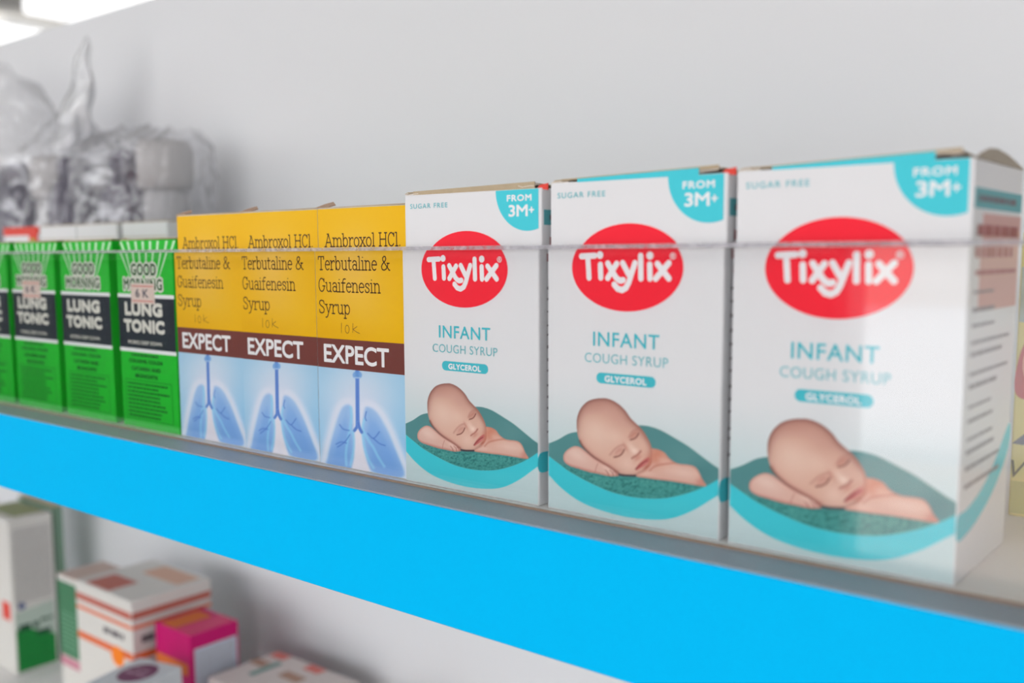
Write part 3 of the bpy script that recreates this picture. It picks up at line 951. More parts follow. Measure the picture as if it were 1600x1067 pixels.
def glyphs():
    X = 0.68
    A = lambda *a: arc(*a)
    def arch(x0, x1):
        return [(x0, 0.45)] + A((x0 + x1) / 2, 0.45, (x1 - x0) / 2, X - 0.45, 180, 0, 8)[1:-1] + [(x1, 0.45), (x1, 0.0)]
    bowl = A(0.27, 0.34, 0.21, 0.345, 0, 360, 20)
    g = {}
    g['A'] = (0.74, [[(0.08, 0), (0.36, 1), (0.64, 0)], [(0.17, 0.33), (0.55, 0.33)], SL(0.08, 0), SL(0.64, 0), [(0.24, 1), (0.38, 1)]])
    g['m'] = (0.92, [[(0.12, 0), (0.12, X)], arch(0.12, 0.46), arch(0.46, 0.8), SL(0.12, 0), SL(0.46, 0), SL(0.8, 0), [(0.02, X), (0.12, X)]])
    g['n'] = (0.6, [[(0.12, 0), (0.12, X)], arch(0.12, 0.47), SL(0.12, 0), SL(0.47, 0), [(0.02, X), (0.12, X)]])
    g['u'] = (0.6, [[(0.12, X), (0.12, 0.22)] + A(0.29, 0.22, 0.17, 0.22, 180, 360, 8), [(0.46, X), (0.46, 0)], [(0.02, X), (0.12, X)], [(0.36, X), (0.46, X)], [(0.46, 0), (0.56, 0)]])
    g['b'] = (0.58, [[(0.1, 1), (0.1, 0)], A(0.29, 0.34, 0.19, 0.345, 0, 360, 20), [(0.0, 1), (0.1, 1)]])
    g['p'] = (0.58, [[(0.1, X), (0.1, -0.32)], A(0.29, 0.34, 0.19, 0.345, 0, 360, 20), [(0.0, X), (0.1, X)], SL(0.1, -0.32)])
    g['r'] = (0.46, [[(0.12, 0), (0.12, X)], [(0.12, 0.42), (0.2, 0.6), (0.3, X), (0.4, X), (0.41, 0.58)], SL(0.12, 0, 0.1, 0.14), [(0.02, X), (0.12, X)]])
    g['o'] = (0.54, [bowl])
    g['x'] = (0.56, [[(0.08, X), (0.48, 0)], [(0.46, X), (0.08, 0)], SL(0.08, X), SL(0.46, X), SL(0.08, 0), SL(0.48, 0)])
    g['l'] = (0.3, [[(0.14, 1), (0.14, 0)], [(0.03, 1), (0.14, 1)], SL(0.14, 0)])
    g['i'] = (0.3, [[(0.14, X), (0.14, 0)], [(0.03, X), (0.14, X)], SL(0.14, 0), [(0.13, 0.93), (0.15, 0.93)]])
    g['H'] = (0.76, [[(0.13, 0), (0.13, 1)], [(0.61, 0), (0.61, 1)], [(0.13, 0.52), (0.61, 0.52)], SL(0.13, 0), SL(0.61, 0), SL(0.13, 1), SL(0.61, 1)])
    g['C'] = (0.64, [A(0.33, 0.5, 0.26, 0.5, 42, 318, 20), [(0.55, 0.72), (0.55, 0.97)]])
    g['G'] = (0.68, [A(0.33, 0.5, 0.26, 0.5, 42, 330, 20) + [(0.57, 0.42)], [(0.42, 0.42), (0.64, 0.42)], [(0.55, 0.74), (0.55, 0.97)]])
    g['.'] = (0.2, [[(0.09, 0.03), (0.11, 0.03)]])
    g['T'] = (0.66, [[(0.06, 1), (0.58, 1)], [(0.32, 1), (0.32, 0)], SL(0.32, 0, 0.12, 0.12), [(0.06, 1), (0.06, 0.8)], [(0.58, 1), (0.58, 0.8)]])
    g['e'] = (0.52, [[(0.07, 0.38), (0.47, 0.38)] + A(0.27, 0.34, 0.21, 0.345, 8, 310, 20)])
    g['t'] = (0.4, [[(0.15, 0.92), (0.15, 0.15)] + A(0.26, 0.13, 0.11, 0.13, 180, 320, 8), [(0.03, X), (0.34, X)]])
    g['a'] = (0.54, [[(0.09, 0.56), (0.16, 0.67), (0.28, X), (0.39, 0.62), (0.42, 0.5), (0.42, 0.0), (0.52, 0.0)], A(0.25, 0.2, 0.17, 0.2, 20, 380, 16)])
    g['&'] = (0.82, [[(0.74, 0.0), (0.2, 0.72), (0.19, 0.88), (0.3, 1.0), (0.43, 0.97), (0.47, 0.84), (0.42, 0.7), (0.17, 0.44), (0.08, 0.25), (0.14, 0.06), (0.3, 0.0), (0.48, 0.08), (0.6, 0.28), (0.64, 0.5)], [(0.56, 0.5), (0.76, 0.5)], [(0.74, 0), (0.8, 0)]])
    g['f'] = (0.42, [[(0.16, 0), (0.16, 0.8), (0.2, 0.95), (0.3, 1.0), (0.4, 0.97)], [(0.03, X), (0.36, X)], SL(0.16, 0, 0.12, 0.12)])
    g['s'] = (0.48, [[(0.4, 0.5), (0.38, 0.63), (0.24, X), (0.11, 0.62), (0.09, 0.5), (0.2, 0.39), (0.34, 0.32), (0.41, 0.2), (0.36, 0.06), (0.23, 0.0), (0.1, 0.06), (0.07, 0.2)]])
    g['S'] = (0.6, [[(0.49, 0.74), (0.46, 0.92), (0.29, 1.0), (0.13, 0.93), (0.09, 0.77), (0.16, 0.62), (0.4, 0.46), (0.5, 0.3), (0.46, 0.08), (0.29, 0.0), (0.12, 0.06), (0.08, 0.26)]])
    g['y'] = (0.56, [[(0.08, X), (0.28, 0.04)], [(0.48, X), (0.28, 0.04), (0.2, -0.22), (0.1, -0.32), (0.03, -0.3)], SL(0.08, X), SL(0.48, X)])
    g[' '] = (0.3, [])
    return g

GL = glyphs()

def slab_text(name, body, x0, x1, z0, cap, width, y=-0.0001):
    xs = 0.0
    st = []
    for ch in body:
        adv, ss = GL[ch]
        for s in ss:
            st.append([(xs + p[0], p[1]) for p in s])
        xs += adv
    lo = min(p[0] for s in st for p in s)
    hi = max(p[0] for s in st for p in s)
    kx = (x1 - x0) / (hi - lo)
    st = [[(x0 + (p[0] - lo) * kx, z0 + p[1] * cap) for p in s] for s in st]
    return stroke_mesh(name, st, width, y, MM, 0.1)

M_brown = mat('brown_band_ink', (118, 62, 56), 0.45, 0.16, 0.03, 200)
M_btext = mat('dark_brown_ink', (72, 44, 30), 0.5, 0.2, 0.05, 200)
M_pencil = mat('pen_scribble', (120, 88, 40), 0.6, 0.2, 0.2, 600)
M_ebody = mat('expect_carton', (206, 202, 200), 0.45, 0.3, 0.02, 90)
EM = {}

def expect_meshes():
    def S(k, me, m=None):
        EM[k] = me
        if m:
            me.materials.append(m)
    S('carton_body', me_box('carton_body', 0, EW * MM, 0, ED * MM, 0, EH * MM, 0.0004, 2), M_ebody)
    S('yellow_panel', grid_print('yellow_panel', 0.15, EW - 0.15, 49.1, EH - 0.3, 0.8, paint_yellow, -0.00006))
    S('lung_picture', grid_print('lung_picture', 0.15, EW - 0.15, 0.4, 37.9, 0.25, paint_lungs, -0.00006))
    S('brown_band', me_poly('brown_band', mmp(rect(0.15, EW - 0.15, 37.9, 49.1)), -0.00006), M_brown)
    S('ingredient_lettering', slab_text('ingredient_lettering', 'Ambroxol HCl.', 3.8, 44.2, 83.6, 4.7, 0.46), M_btext)
    S('ingredient_lettering_b', slab_text('ingredient_lettering', 'Terbutaline &', 2.0, 40.6, 75.0, 4.9, 0.46), M_btext)
    S('ingredient_lettering_c', slab_text('ingredient_lettering', 'Guaifenesin', 2.0, 35.5, 66.8, 4.9, 0.46), M_btext)
    S('ingredient_lettering_d', slab_text('ingredient_lettering', 'Syrup', 2.0, 18.9, 58.6, 4.9, 0.46), M_btext)
    S('expect_lettering', text_mesh('expect_lettering', 'EXPECT', 3.9, 39.4, 39.9, 47.0, 0.24, -0.00014, 0.0, 1.0), M_wink)
    S('price_scribble', stroke_mesh('price_scribble', [[(14.3, 55.2), (14.2, 51.5)], arc(17.4, 53.0, 1.1, 1.5, 60, 420, 14),
                                                       [(20.6, 55.3), (20.4, 51.9)], [(22.8, 54.2), (20.6, 53.1), (22.4, 52.2), (24.2, 51.7)]], 0.24, -0.00012, MM, 0.1), M_pencil)

expect_meshes()

def expect_box(x, y, label, seed):
    t = thing('expectorant_carton', label, 'box', (x, y, 0), 0.0, 'yellow expectorant cartons in the front row')
    par = {}
    for k in ('carton_body', 'yellow_panel', 'lung_picture', 'brown_band', 'ingredient_lettering', 'ingredient_lettering_b',
              'ingredient_lettering_c', 'ingredient_lettering_d', 'expect_lettering', 'price_scribble'):
        p = par.get('brown_band') if k == 'expect_lettering' else par.get('yellow_panel') if k == 'price_scribble' else t
        o = link('ingredient_lettering' if k.startswith('ingredient') else k, EM[k], None, p)
        par[k] = o
    rnd = random.Random(seed)
    plate('lid_flap', [(0.5, 0.4, EH - 0.1), (EW - 0.5, 0.4, EH + 0.1), (EW - 0.5, ED - 1, EH + 0.2), (0.5, ED - 1, EH + 0.2)], 0.35, M_tan, t)
    plate('torn_tab', [(-2.0, 1.0, EH + 0.1), (5.5, 1.0, EH + 0.3), (6.0, 4.0, EH + 1.1), (2.5, 6.0, EH + 2.3), (-1.0, 5.0, EH + 1.6)], 0.4,
          mat('torn_board', (188, 160, 140), 0.8, 0.1, 0.1, 500), t)
    return t

expect_box(-0.2343, 0.001, 'yellow and blue expectorant carton touching the white cartons, rightmost of three', 1)
expect_box(-0.2825, 0.0015, 'yellow and blue expectorant carton in the middle of its three', 2)
expect_box(-0.3304, 0.002, 'yellow and blue expectorant carton beside the green cartons, leftmost of three', 3)

# ------------------------------------------------------------------ green lung tonic cartons
GW, GD, GH = 47.3, 40.0, 87.8
M_green = mat('green_carton', (30, 190, 46), 0.42, 0.16, 0.03, 60)
M_greenside = mat('dark_green_side', (10, 112, 40), 0.45, 0.3, 0.03, 60)
M_lightgreen = mat('ray_ink', (196, 238, 196), 0.45, 0.3, 0.02, 100)
M_black = mat('charcoal_band_ink', (36, 44, 54), 0.45, 0.16, 0.03, 100)
M_gtext = mat('dark_green_text', (12, 84, 30), 0.5, 0.2, 0.03, 100)
M_offw = mat('off_white_ink', (226, 224, 214), 0.45, 0.3, 0.02, 100)
M_stick = mat('price_sticker', (226, 206, 196), 0.6, 0.2, 0.03, 200)
M_pink = mat('sticker_line', (214, 120, 112), 0.6, 0.2, 0.03, 200)
GM = {}

def green_meshes():
    def S(k, me, m=None):
        GM[k] = me
        if m:
            me.materials.append(m)
    S('carton_body', me_box('carton_body', 0, GW * MM, 0, GD * MM, 0, GH * MM, 0.0005, 2), M_green)
    S('charcoal_band', me_poly('charcoal_band', mmp(rect(0.1, GW - 0.1, 37.6, 61.3)), -0.00006), M_black)
    S('white_rule', me_poly('white_rule', mmp(rect(0.1, GW - 0.1, 61.3, 63.0)), -0.00006), M_wink)
    S('white_rule_b', me_poly('white_rule', mmp(rect(0.1, GW - 0.1, 35.9, 37.6)), -0.00006), M_wink)
    S('lung_lettering', text_mesh('lung_lettering', 'LUNG', 6.0, 37.6, 52.8, 59.2, 0.55, -0.00014, 0, 1.06), M_offw)
    S('tonic_lettering', text_mesh('tonic_lettering', 'TONIC', 4.6, 38.9, 45.0, 51.2, 0.55, -0.00014, 0, 1.06), M_offw)
    S('slogan_lettering', text_mesh('slogan_lettering', 'WORKS DEEP DOWN', 7.3, 36.0, 39.6, 41.3, 0.05, -0.00014, 0, 1.1), M_offw)
    # rays fanning up from the brand name
    bm = bmesh.new()
    for (xb, xt) in ((11.5, 1.2), (13.2, 7.4), (16.6, 14.2), (20.6, 20.4), (25.2, 26.6), (29.6, 33.0), (33.8, 40.2), (36.0, 46.2)):
        q = [(xb - 0.35, 71), (xb + 0.35, 71), (xt + 1.0, GH - 0.6), (xt - 1.0, GH - 0.6)]
        bm.faces.new([bm.verts.new((p[0] * MM, -0.00006, p[1] * MM)) for p in q])
    me = bpy.data.meshes.new('sun_rays')
    bm.to_mesh(me)
    bm.free()
    S('sun_rays', me, M_lightgreen)
    S('good_outline', text_mesh('good_outline', 'GOOD', 12.0, 34.8, 70.6, 78.0, 1.0, -0.00010, 0, 1.1), M_offw)
    S('morning_outline', text_mesh('morning_outline', 'MORNING', 5.2, 39.2, 63.9, 71.2, 1.0, -0.00010, 0, 1.1), M_offw)
    S('good_lettering', text_mesh('good_lettering', 'GOOD', 12.9, 33.9, 71.5, 77.1, 0.25, -0.00016, 0, 1.1), M_gtext)
    S('morning_lettering', text_mesh('morning_lettering', 'MORNING', 6.1, 38.3, 64.9, 70.2, 0.2, -0.00016, 0, 1.1), M_gtext)
    for i, (b, x0, x1, z0) in enumerate((('COUGHS, COLDS', 7.5, 36.0, 30.6), ('CATARRH AND', 9.5, 34.0, 27.2), ('BRONCHITIS', 12.5, 31.5, 23.8))):
        S('remedy_lettering_%d' % i, text_mesh('remedy_lettering', b, x0, x1, z0, z0 + 1.9, 0.12, -0.0001), M_gtext)
    S('remedy_intro', bars_mesh('remedy_intro', [(10, 33, 34.0, 0.9)], -0.0001), M_gtext)
    fr = rect(4.0, 42.5, 4.2, 22.6)
    S('direction_frame', stroke_mesh('direction_frame', [fr + [fr[0]]], 0.25, -0.0001, MM, 0.1), M_gtext)
    S('direction_print', bars_mesh('direction_print', [(5.5, random.Random(i).uniform(30, 41), z, 0.8) for i, z in enumerate(np.arange(20.5, 5, -1.9))], -0.0001), M_gtext)

green_meshes()

def green_box(x, y, label, sticker=False):
    t = thing('tonic_carton', label, 'box', (x, y, 0), 0.0, 'green lung tonic cartons in the front row')
    par = {}
    for k in ('carton_body', 'sun_rays', 'charcoal_band', 'white_rule', 'white_rule_b', 'good_outline', 'morning_outline', 'good_lettering',
              'morning_lettering', 'lung_lettering', 'tonic_lettering', 'slogan_lettering', 'remedy_intro', 'remedy_lettering_0',
              'remedy_lettering_1', 'remedy_lettering_2', 'direction_frame', 'direction_print'):
        p = {'good_lettering': 'good_outline', 'morning_lettering': 'morning_outline', 'lung_lettering': 'charcoal_band', 'tonic_lettering': 'charcoal_band',
             'slogan_lettering': 'charcoal_band', 'direction_print': 'direction_frame'}.get(k)
        n = k.rstrip('_012') if k.startswith('remedy_l') else 'white_rule' if k.startswith('white') else k
        par[k] = link(n, GM[k], None, par[p] if p else t)
    plate('lid_flap', [(0.4, 0.4, GH - 0.1), (GW - 0.4, 0.4, GH + 0.3), (GW - 0.4, GD - 1, GH + 0.3), (0.4, GD - 1, GH + 0.2)], 0.5, M_tan, t)
    plate('corner_tab', [(-1.2, 0.6, GH - 2.2), (2.2, 0.6, GH - 0.4), (2.2, 2.6, GH + 0.9), (-0.8, 2.6, GH + 0.5)], 0.3, M_tan, t)
    if sticker:
        s = link('price_sticker', me_poly('price_sticker', mmp(rect(12.2, 32.0, 58.6, 68.0)), -0.00024, 0.00006), M_stick, t)
        link('sticker_line', me_poly('sticker_line', mmp(rect(13.2, 31.0, 66.4, 66.9)), -0.0003, 0.00003), M_pink, s)
        link('sticker_line', me_poly('sticker_line', mmp(rect(13.2, 31.0, 59.6, 60.1)), -0.0003, 0.00003), M_pink, s)
        link('sticker_price', text_mesh('sticker_price', '6 K', 16.0, 27.0, 61.4, 65.4, 0.2, -0.0003), M_dark, s)
    return t

green_box(-0.3792, 0.002, 'green lung tonic carton with a price sticker, right beside the yellow cartons', True)
green_box(-0.4335, 0.002, 'green lung tonic carton without a price sticker, second from the yellow cartons')
green_box(-0.4868, 0.002, 'green lung tonic carton with a price sticker, third from the yellow cartons', True)
green_box(-0.5395, 0.002, 'green lung tonic carton cut off by the left edge of the picture')

# ------------------------------------------------------------------ second row of white cartons behind the green ones
def plain_carton(name, x0, x1, y0, y1, z0, h, m, label, cat='box', group=None, rot=0.0):
    cx, cy = (x0 + x1) / 2, (y0 + y1) / 2
    t = thing(name, label, cat, (cx, cy, z0), rot, group)
    link('carton_body', me_box('carton_body', x0 - cx, x1 - cx, y0 - cy, y1 - cy, 0, h, 0.0006, 2), m, t)
    return t

rows = (-0.4760, -0.5330, -0.5850, -0.6370)
wls = ('plain white carton in the second row behind the green carton nearest the yellow ones',
       'plain white carton in the second row, behind the second green carton',
       'plain white carton in the second row, just right of the red-topped carton')
for i in range(3):
    x1, x0 = rows[i] + 0.0005 * 0 + 0.0, rows[i] - 0.0505
    t = plain_carton('spare_carton', x0, x1, 0.088, 0.132, 0.0, 0.1012, M_white, wls[i], 'box', 'white cartons in the second row')
    hw = (x1 - x0) / 2 / MM
    plate('lid_flap', [(-hw + 1, -21.8, 101.2), (hw - 1, -21.8, 101.5), (hw - 1, 21, 101.4), (-hw + 1, 21, 101.4)], 0.5, M_tan, t)
    plate('lid_flap', [(-hw + 0.5, -22.3, 92.0), (hw - 0.5, -22.3, 92.0), (hw - 0.5, -22.3, 92.5), (-hw + 0.5, -22.3, 92.5)], 0.2, M_tan, t)
t = plain_carton('spare_carton', -0.6905, -0.6375, 0.088, 0.132, 0.0, 0.0965, M_white, 'white carton with a red top in the second row behind the green cartons', 'box', 'white cartons in the second row')
link('red_top', me_box('red_top', -0.026, 0.026, -0.0224, 0.020, 0.0955, 0.1015, 0.0004), M_lid, t)
link('red_corner', me_box('red_corner', 0.014, 0.0262, -0.0226, -0.0222, 0.078, 0.0957), M_lid, t)
link('green_mark', me_box('green_mark', 0.017, 0.0225, -0.0229, -0.0226, 0.080, 0.093), mat('lime_ink', (150, 190, 80), 0.5), t)

# box at the far right, half out of the picture
t = plain_carton('yellow_carton', -0.0065, 0.050, 0.080, 0.125, 0.0, 0.0865, mat('pale_yellow_carton', (222, 208, 128), 0.45, 0.3, 0.03, 60),
                 'pale yellow carton with a red emblem, behind at the right edge of the picture')
o = link('red_emblem', me_poly('red_emblem', mmp(catmull([(-27.6, 37.5), (-27.8, 46), (-25, 55), (-18, 59), (-8, 58), (0, 50), (-2, 40), (-12, 35.5), (-22, 36)], 4)), -0.0226), mat('brick_red_ink', (196, 78, 70), 0.5, 0.3, 0.08, 300), t)
link('emblem_scroll', stroke_mesh('emblem_scroll', [arc(-20, 47, 6, 8, 90, 320), arc(-14, 44, 5, 6, 40, 260)], 0.5, -0.02275), mat('emblem_line_ink', (226, 150, 130), 0.5), o)
link('grey_panel', me_poly('grey_panel', mmp(rect(-27.8, 27.8, 59.5, 76)), -0.0226), mat('grey_green_ink', (176, 186, 172), 0.5), t)
link('green_print', bars_mesh('green_print', [(-27, 20, 82.5, 1.6), (-27, 20, 79, 1.6), (-27, 10, 76.4, 1.2)], -0.0226), mat('green_print_ink', (50, 140, 70), 0.5), t)
link('leaf_mark', me_poly('leaf_mark', mmp([(-28, 22.5), (-24, 26.5), (-18, 28.5), (-20, 25), (-25, 22.3)]), -0.0226), M_dark, t)
link('name_lettering', text_mesh('name_lettering', 'VO', -28.0, -18.5, 12.0, 17.5, None, -0.0226, 0.3), mat('olive_text_ink', (110, 96, 52), 0.5), t)
link('olive_panel', me_poly('olive_panel', mmp(rect(-27.8, 27.8, 1.0, 11.0)), -0.0226), mat('olive_tint_ink', (190, 186, 110), 0.5), t)

# ------------------------------------------------------------------ bags of bottles at the back left
def lathe(name, prof, seg=24):
    bm = bmesh.new()
    rings = []
    for (r, z) in prof:
        rings.append([bm.verts.new((r * math.cos(2 * math.pi * k / seg), r * math.sin(2 * math.pi * k / seg), z)) for k in range(seg)])
    for a, b in zip(rings[:-1], rings[1:]):
        for k in range(seg):
            bm.faces.new((a[k], a[(k + 1) % seg], b[(k + 1) % seg], b[k]))
    bm.faces.new(list(reversed(rings[0])))
    bm.faces.new(rings[-1])
    return bm_mesh(name, bm, True)

M_bot_d = mat('slate_plastic', (84, 80, 98), 0.3, 0.5, 0.06, 30)
M_bot_l = mat('grey_plastic', (178, 178, 180), 0.35, 0.5, 0.04, 30)
M_cap_d = mat('slate_cap_plastic', (96, 92, 108), 0.4, 0.4, 0.03, 40)
M_cap_l = mat('grey_cap_plastic', (186, 184, 184), 0.4, 0.4, 0.03, 40)
M_label = mat('bottle_label_paper', (176, 176, 178), 0.5, 0.3, 0.05, 50)
BM = {}
BM['dark_body'] = lathe('bottle_body', [(0.018, 0.0), (0.0225, 0.004), (0.023, 0.118), (0.022, 0.130), (0.017, 0.142), (0.012, 0.147), (0.012, 0.150)])
BM['dark_cap'] = lathe('bottle_cap', [(0.0135, 0.148), (0.014, 0.150), (0.014, 0.162), (0.012, 0.165), (0.003, 0.1655)])
BM['light_body'] = lathe('bottle_body', [(0.014, 0.0), (0.0175, 0.004), (0.018, 0.118), (0.017, 0.128), (0.015, 0.134)])
BM['light_cap'] = lathe('bottle_cap', [(0.0195, 0.132), (0.0215, 0.135), (0.0220, 0.162), (0.019, 0.169), (0.006, 0.171)])
BM['label'] = lathe('bottle_label', [(0.0231, 0.030), (0.0233, 0.032), (0.0233, 0.092), (0.0231, 0.094)])
for k_, m_ in (('dark_body', M_bot_d), ('dark_cap', M_cap_d), ('light_body', M_bot_l), ('light_cap', M_cap_l), ('label', M_label)):
    BM[k_].materials.append(m_)

def bottle(x, y, kind, label, lab=False):
    t = thing('bottle', label, 'bottle', (x, y, 0.0008), 0.0, 'bottles packed in clear plastic bags')
    link('bottle_body', BM[kind + '_body'], None, t)
    link('bottle_cap', BM[kind + '_cap'], None, t)
    if lab:
        link('bottle_label', BM['label'], None, t)

bottle(-0.654, 0.200, 'light', 'light grey bottle with a wide cap, at the right end of the small clear bag')
bottle(-0.706, 0.198, 'dark', 'dark slate bottle at the left in the small clear bag')
bottle(-0.794, 0.198, 'dark', 'dark slate bottle at the right end of the tall clear bag')
bottle(-0.842, 0.205, 'light', 'pale bottle with a wide cap, second from the right in the tall clear bag')
bottle(-0.884, 0.196, 'dark', 'dark slate bottle with a grey label, third from the right in the tall clear bag', True)
bottle(-0.936, 0.203, 'dark', 'dark slate bottle at the left end of the tall clear bag')

def film_mat():
    """thin crumpled film: clear, faintly milky, glinting where it folds"""
    return clear_mat('clear_film', 1.7, (0.97, 0.97, 0.976), 0.16, 0.09, 0.3, 18)

def bag(name, x0, x1, y0, y1, h, peaks, label, seed):
    """crumpled clear film: a bulging pouch gathered to a ragged crest"""
    t = thing(name, label, 'bag', ((x0 + x1) / 2, (y0 + y1) / 2, 0.0))
    cx, cy = (x0 + x1) / 2, (y0 + y1) / 2
    nu, nv = 150, 84
    hx, hy = (x1 - x0) / 2, (y1 - y0) / 2
    A, V = np.meshgrid(np.arange(nu) * 2 * np.pi / nu, np.linspace(0, 1, nv + 1))
    ca, sa = np.cos(A), np.sin(A)
    e = 0.42
    sx = np.sign(ca) * np.abs(ca) ** e
    sy = np.sign(sa) * np.abs(sa) ** e
    top = h + sum(pz * np.exp(-((sx * hx + cx - pxx) / pw) ** 2) for (pxx, pz, pw) in peaks)
    Z = V * top
    gather = np.where(Z < 0.168, 1.0, np.maximum(0.05, 1 - (Z - 0.168) / np.maximum(0.02, top - 0.168) * 0.95))
    def ridge(u, v, sd):
        return 1 - 2 * np.abs(vnoise(u.ravel(), v.ravel(), sd).reshape(u.shape) - 0.5) * 2
    S = np.abs(np.arctan2(sy, sx)) * 6 + seed
    cr = 0.0035 * (ridge(S * 1.3 + Z * 25, Z * 38, seed) - 0.4) + 0.0020 * (ridge(S * 3.1 - Z * 40, Z * 80, seed + 3) - 0.4)
    cr = cr * (0.3 + 1.1 * np.clip(V - 0.4, 0, 1))
    X = sx * (hx - 0.002 + cr)
    Y = sy * (hy * gather - 0.001 + cr)
    Zc = np.maximum(0.0003, Z + V * (0.006 * (ridge(S * 2.0, V * 2, seed + 7) - 0.5)))
    co = np.stack([X.ravel(), Y.ravel(), Zc.ravel()], 1)
    fc = []
    for r in range(nv):
        for k in range(nu):
            k2 = (k + 1) % nu
            fc.append((r * nu + k, r * nu + k2, (r + 1) * nu + k2, (r + 1) * nu + k))
    fc.append(tuple(reversed(range(nu))))
    me = bpy.data.meshes.new('plastic_film')
    me.from_pydata([tuple(p) for p in co], [], fc)
    for p in me.polygons:
        p.use_smooth = True
    me.update()
    if 'film' not in MATS:
        MATS['film'] = film_mat()
    link('plastic_film', me, MATS['film'], t)
    return t

bag('plastic_bag', -0.752, -0.626, 0.162, 0.240, 0.178, ((-0.690, 0.014, 0.03), (-0.735, 0.006, 0.02)), 'small clear plastic bag of bottles, the one nearer the yellow cartons', 5)
bg2 = bag('plastic_bag', -0.985, -0.768, 0.160, 0.240, 0.206, ((-0.95, 0.068, 0.075), (-0.86, 0.016, 0.03)), 'tall clear plastic bag of bottles with a pointed corner, at the left edge', 9)
# the knotted corner that sticks up
bm = bmesh.new()
pr = None
for j in range(19):
    v = j / 18
    cz = 0.178 + 0.084 * v
    cxx = 0.074 + 0.052 * v - 0.016 * v * v
    wdt = 0.024 * (1 - v) ** 0.7 + 0.002
    ring = [bm.verts.new((cxx + wdt * math.cos(a) * (1 + 0.25 * math.sin(5 * a + 6 * v)), 0.011 * (1.05 - v) * math.sin(a) + 0.002 * math.sin(14 * v), cz + 0.005 * math.cos(2 * a + v))) for a in [2 * math.pi * k / 20 for k in range(20)]]
    if pr:
        for k in range(20):
            bm.faces.new((pr[k], pr[(k + 1) % 20], ring[(k + 1) % 20], ring[k]))
    pr = ring
link('film_corner', bm_mesh('film_corner', bm, True), clear_mat('bunched_film', 2.4, (0.96, 0.96, 0.97), 0.12, 0.7, 0.8, 60), bg2)

# ------------------------------------------------------------------ cartons on the lower shelf
def face_x(t, name, me, m, x, parent=None):
    """turn a front-facing print so that it lies on the +X side at local x"""
    for v in me.vertices:
        px, py, pz = v.co
        v.co = (x - py, px, pz)
    if m and len(me.materials) == 0:
        me.materials.append(m)
    return link(name, me, None, parent or t)

L_white = mat('lower_white_carton', (222, 220, 214), 0.5, 0.3, 0.02, 60)
L_grey = mat('faint_text_ink', (168, 164, 164), 0.5, 0.2, 0.02, 60)
L_green = mat('leaf_green_ink', (28, 138, 62), 0.5, 0.3, 0.12, 180)
L_dgreen = mat('deep_green_carton', (70, 128, 92), 0.5, 0.3, 0.03, 60)
L_orange = mat('orange_ink', (232, 112, 62), 0.5, 0.3, 0.04, 60)
L_bright = mat('bright_orange_ink', (255, 136, 30), 0.5, 0.3, 0.02, 60)
L_rust = mat('rust_ink', (196, 110, 96), 0.5, 0.3, 0.1, 200)
L_mag = mat('magenta_carton', (206, 10, 112), 0.45, 0.3, 0.03, 60)
L_plum = mat('plum_ink', (120, 66, 100), 0.5, 0.3, 0.06, 120)

# tall white carton with a green lower panel
t = plain_carton('tall_carton', -0.9643, -0.9023, 0.1710, 0.2070, LOW, 0.1305, L_white, 'tall white carton with a green lower panel, at the left of the lower shelf')
t.scale = (1.18, 1.18, 1.18)
face_x(t, 'small_print', bars_mesh('small_print', [(-15.5, 15.5, z, 1.3) for z in np.arange(120, 58, -3.0)], 0), L_grey, 0.0312)
face_x(t, 'green_panel', me_poly('green_panel', mmp([(-16.5, 1.5), (16.0, 1.5), (16.0, 26), (8, 30), (-4, 36), (-16.5, 38)]), 0), L_green, 0.0311)
face_x(t, 'green_tint', me_poly('green_tint', mmp([(-16.5, 38), (-4, 36), (8, 30), (16.0, 26), (16, 56), (-16.5, 52)]), 0), mat('mint_ink', (190, 206, 194), 0.5), 0.0311)
face_x(t, 'name_print', bars_mesh('name_print', [(-14, 2, 36, 5), (4, 14, 40, 2.5), (0, 12, 29, 4)], 0), mat('forest_text_ink', (40, 80, 60), 0.5), 0.0313)
face_x(t, 'blue_seal', me_poly('blue_seal', mmp(arc(-11, 57, 3, 3, 0, 360, 16)[:-1]), 0), mat('navy_ink', (84, 98, 150), 0.5), 0.0313)
link('top_print', me_box('top_print', -0.028, 0.024, -0.010, 0.0165, 0.1304, 0.1308), mat('olive_top_ink', (150, 158, 110), 0.5, 0.2, 0.15, 80), t)
link('front_seal', me_box('front_seal', 0.012, 0.026, -0.0183, -0.0178, 0.045, 0.060), M_lid, t)
t = plain_carton('narrow_carton', -0.9677, -0.9047, 0.2139, 0.2219, LOW, 0.1335, mat('sage_carton', (120, 150, 130), 0.5, 0.3, 0.05, 60), 'dark sage green carton standing just behind the tall white carton')
t.scale = (1.18, 1.18, 1.18)
link('lid_edge', me_box('lid_edge', -0.0312, 0.0312, -0.0038, 0.0038, 0.1333, 0.1339), M_tan, t)

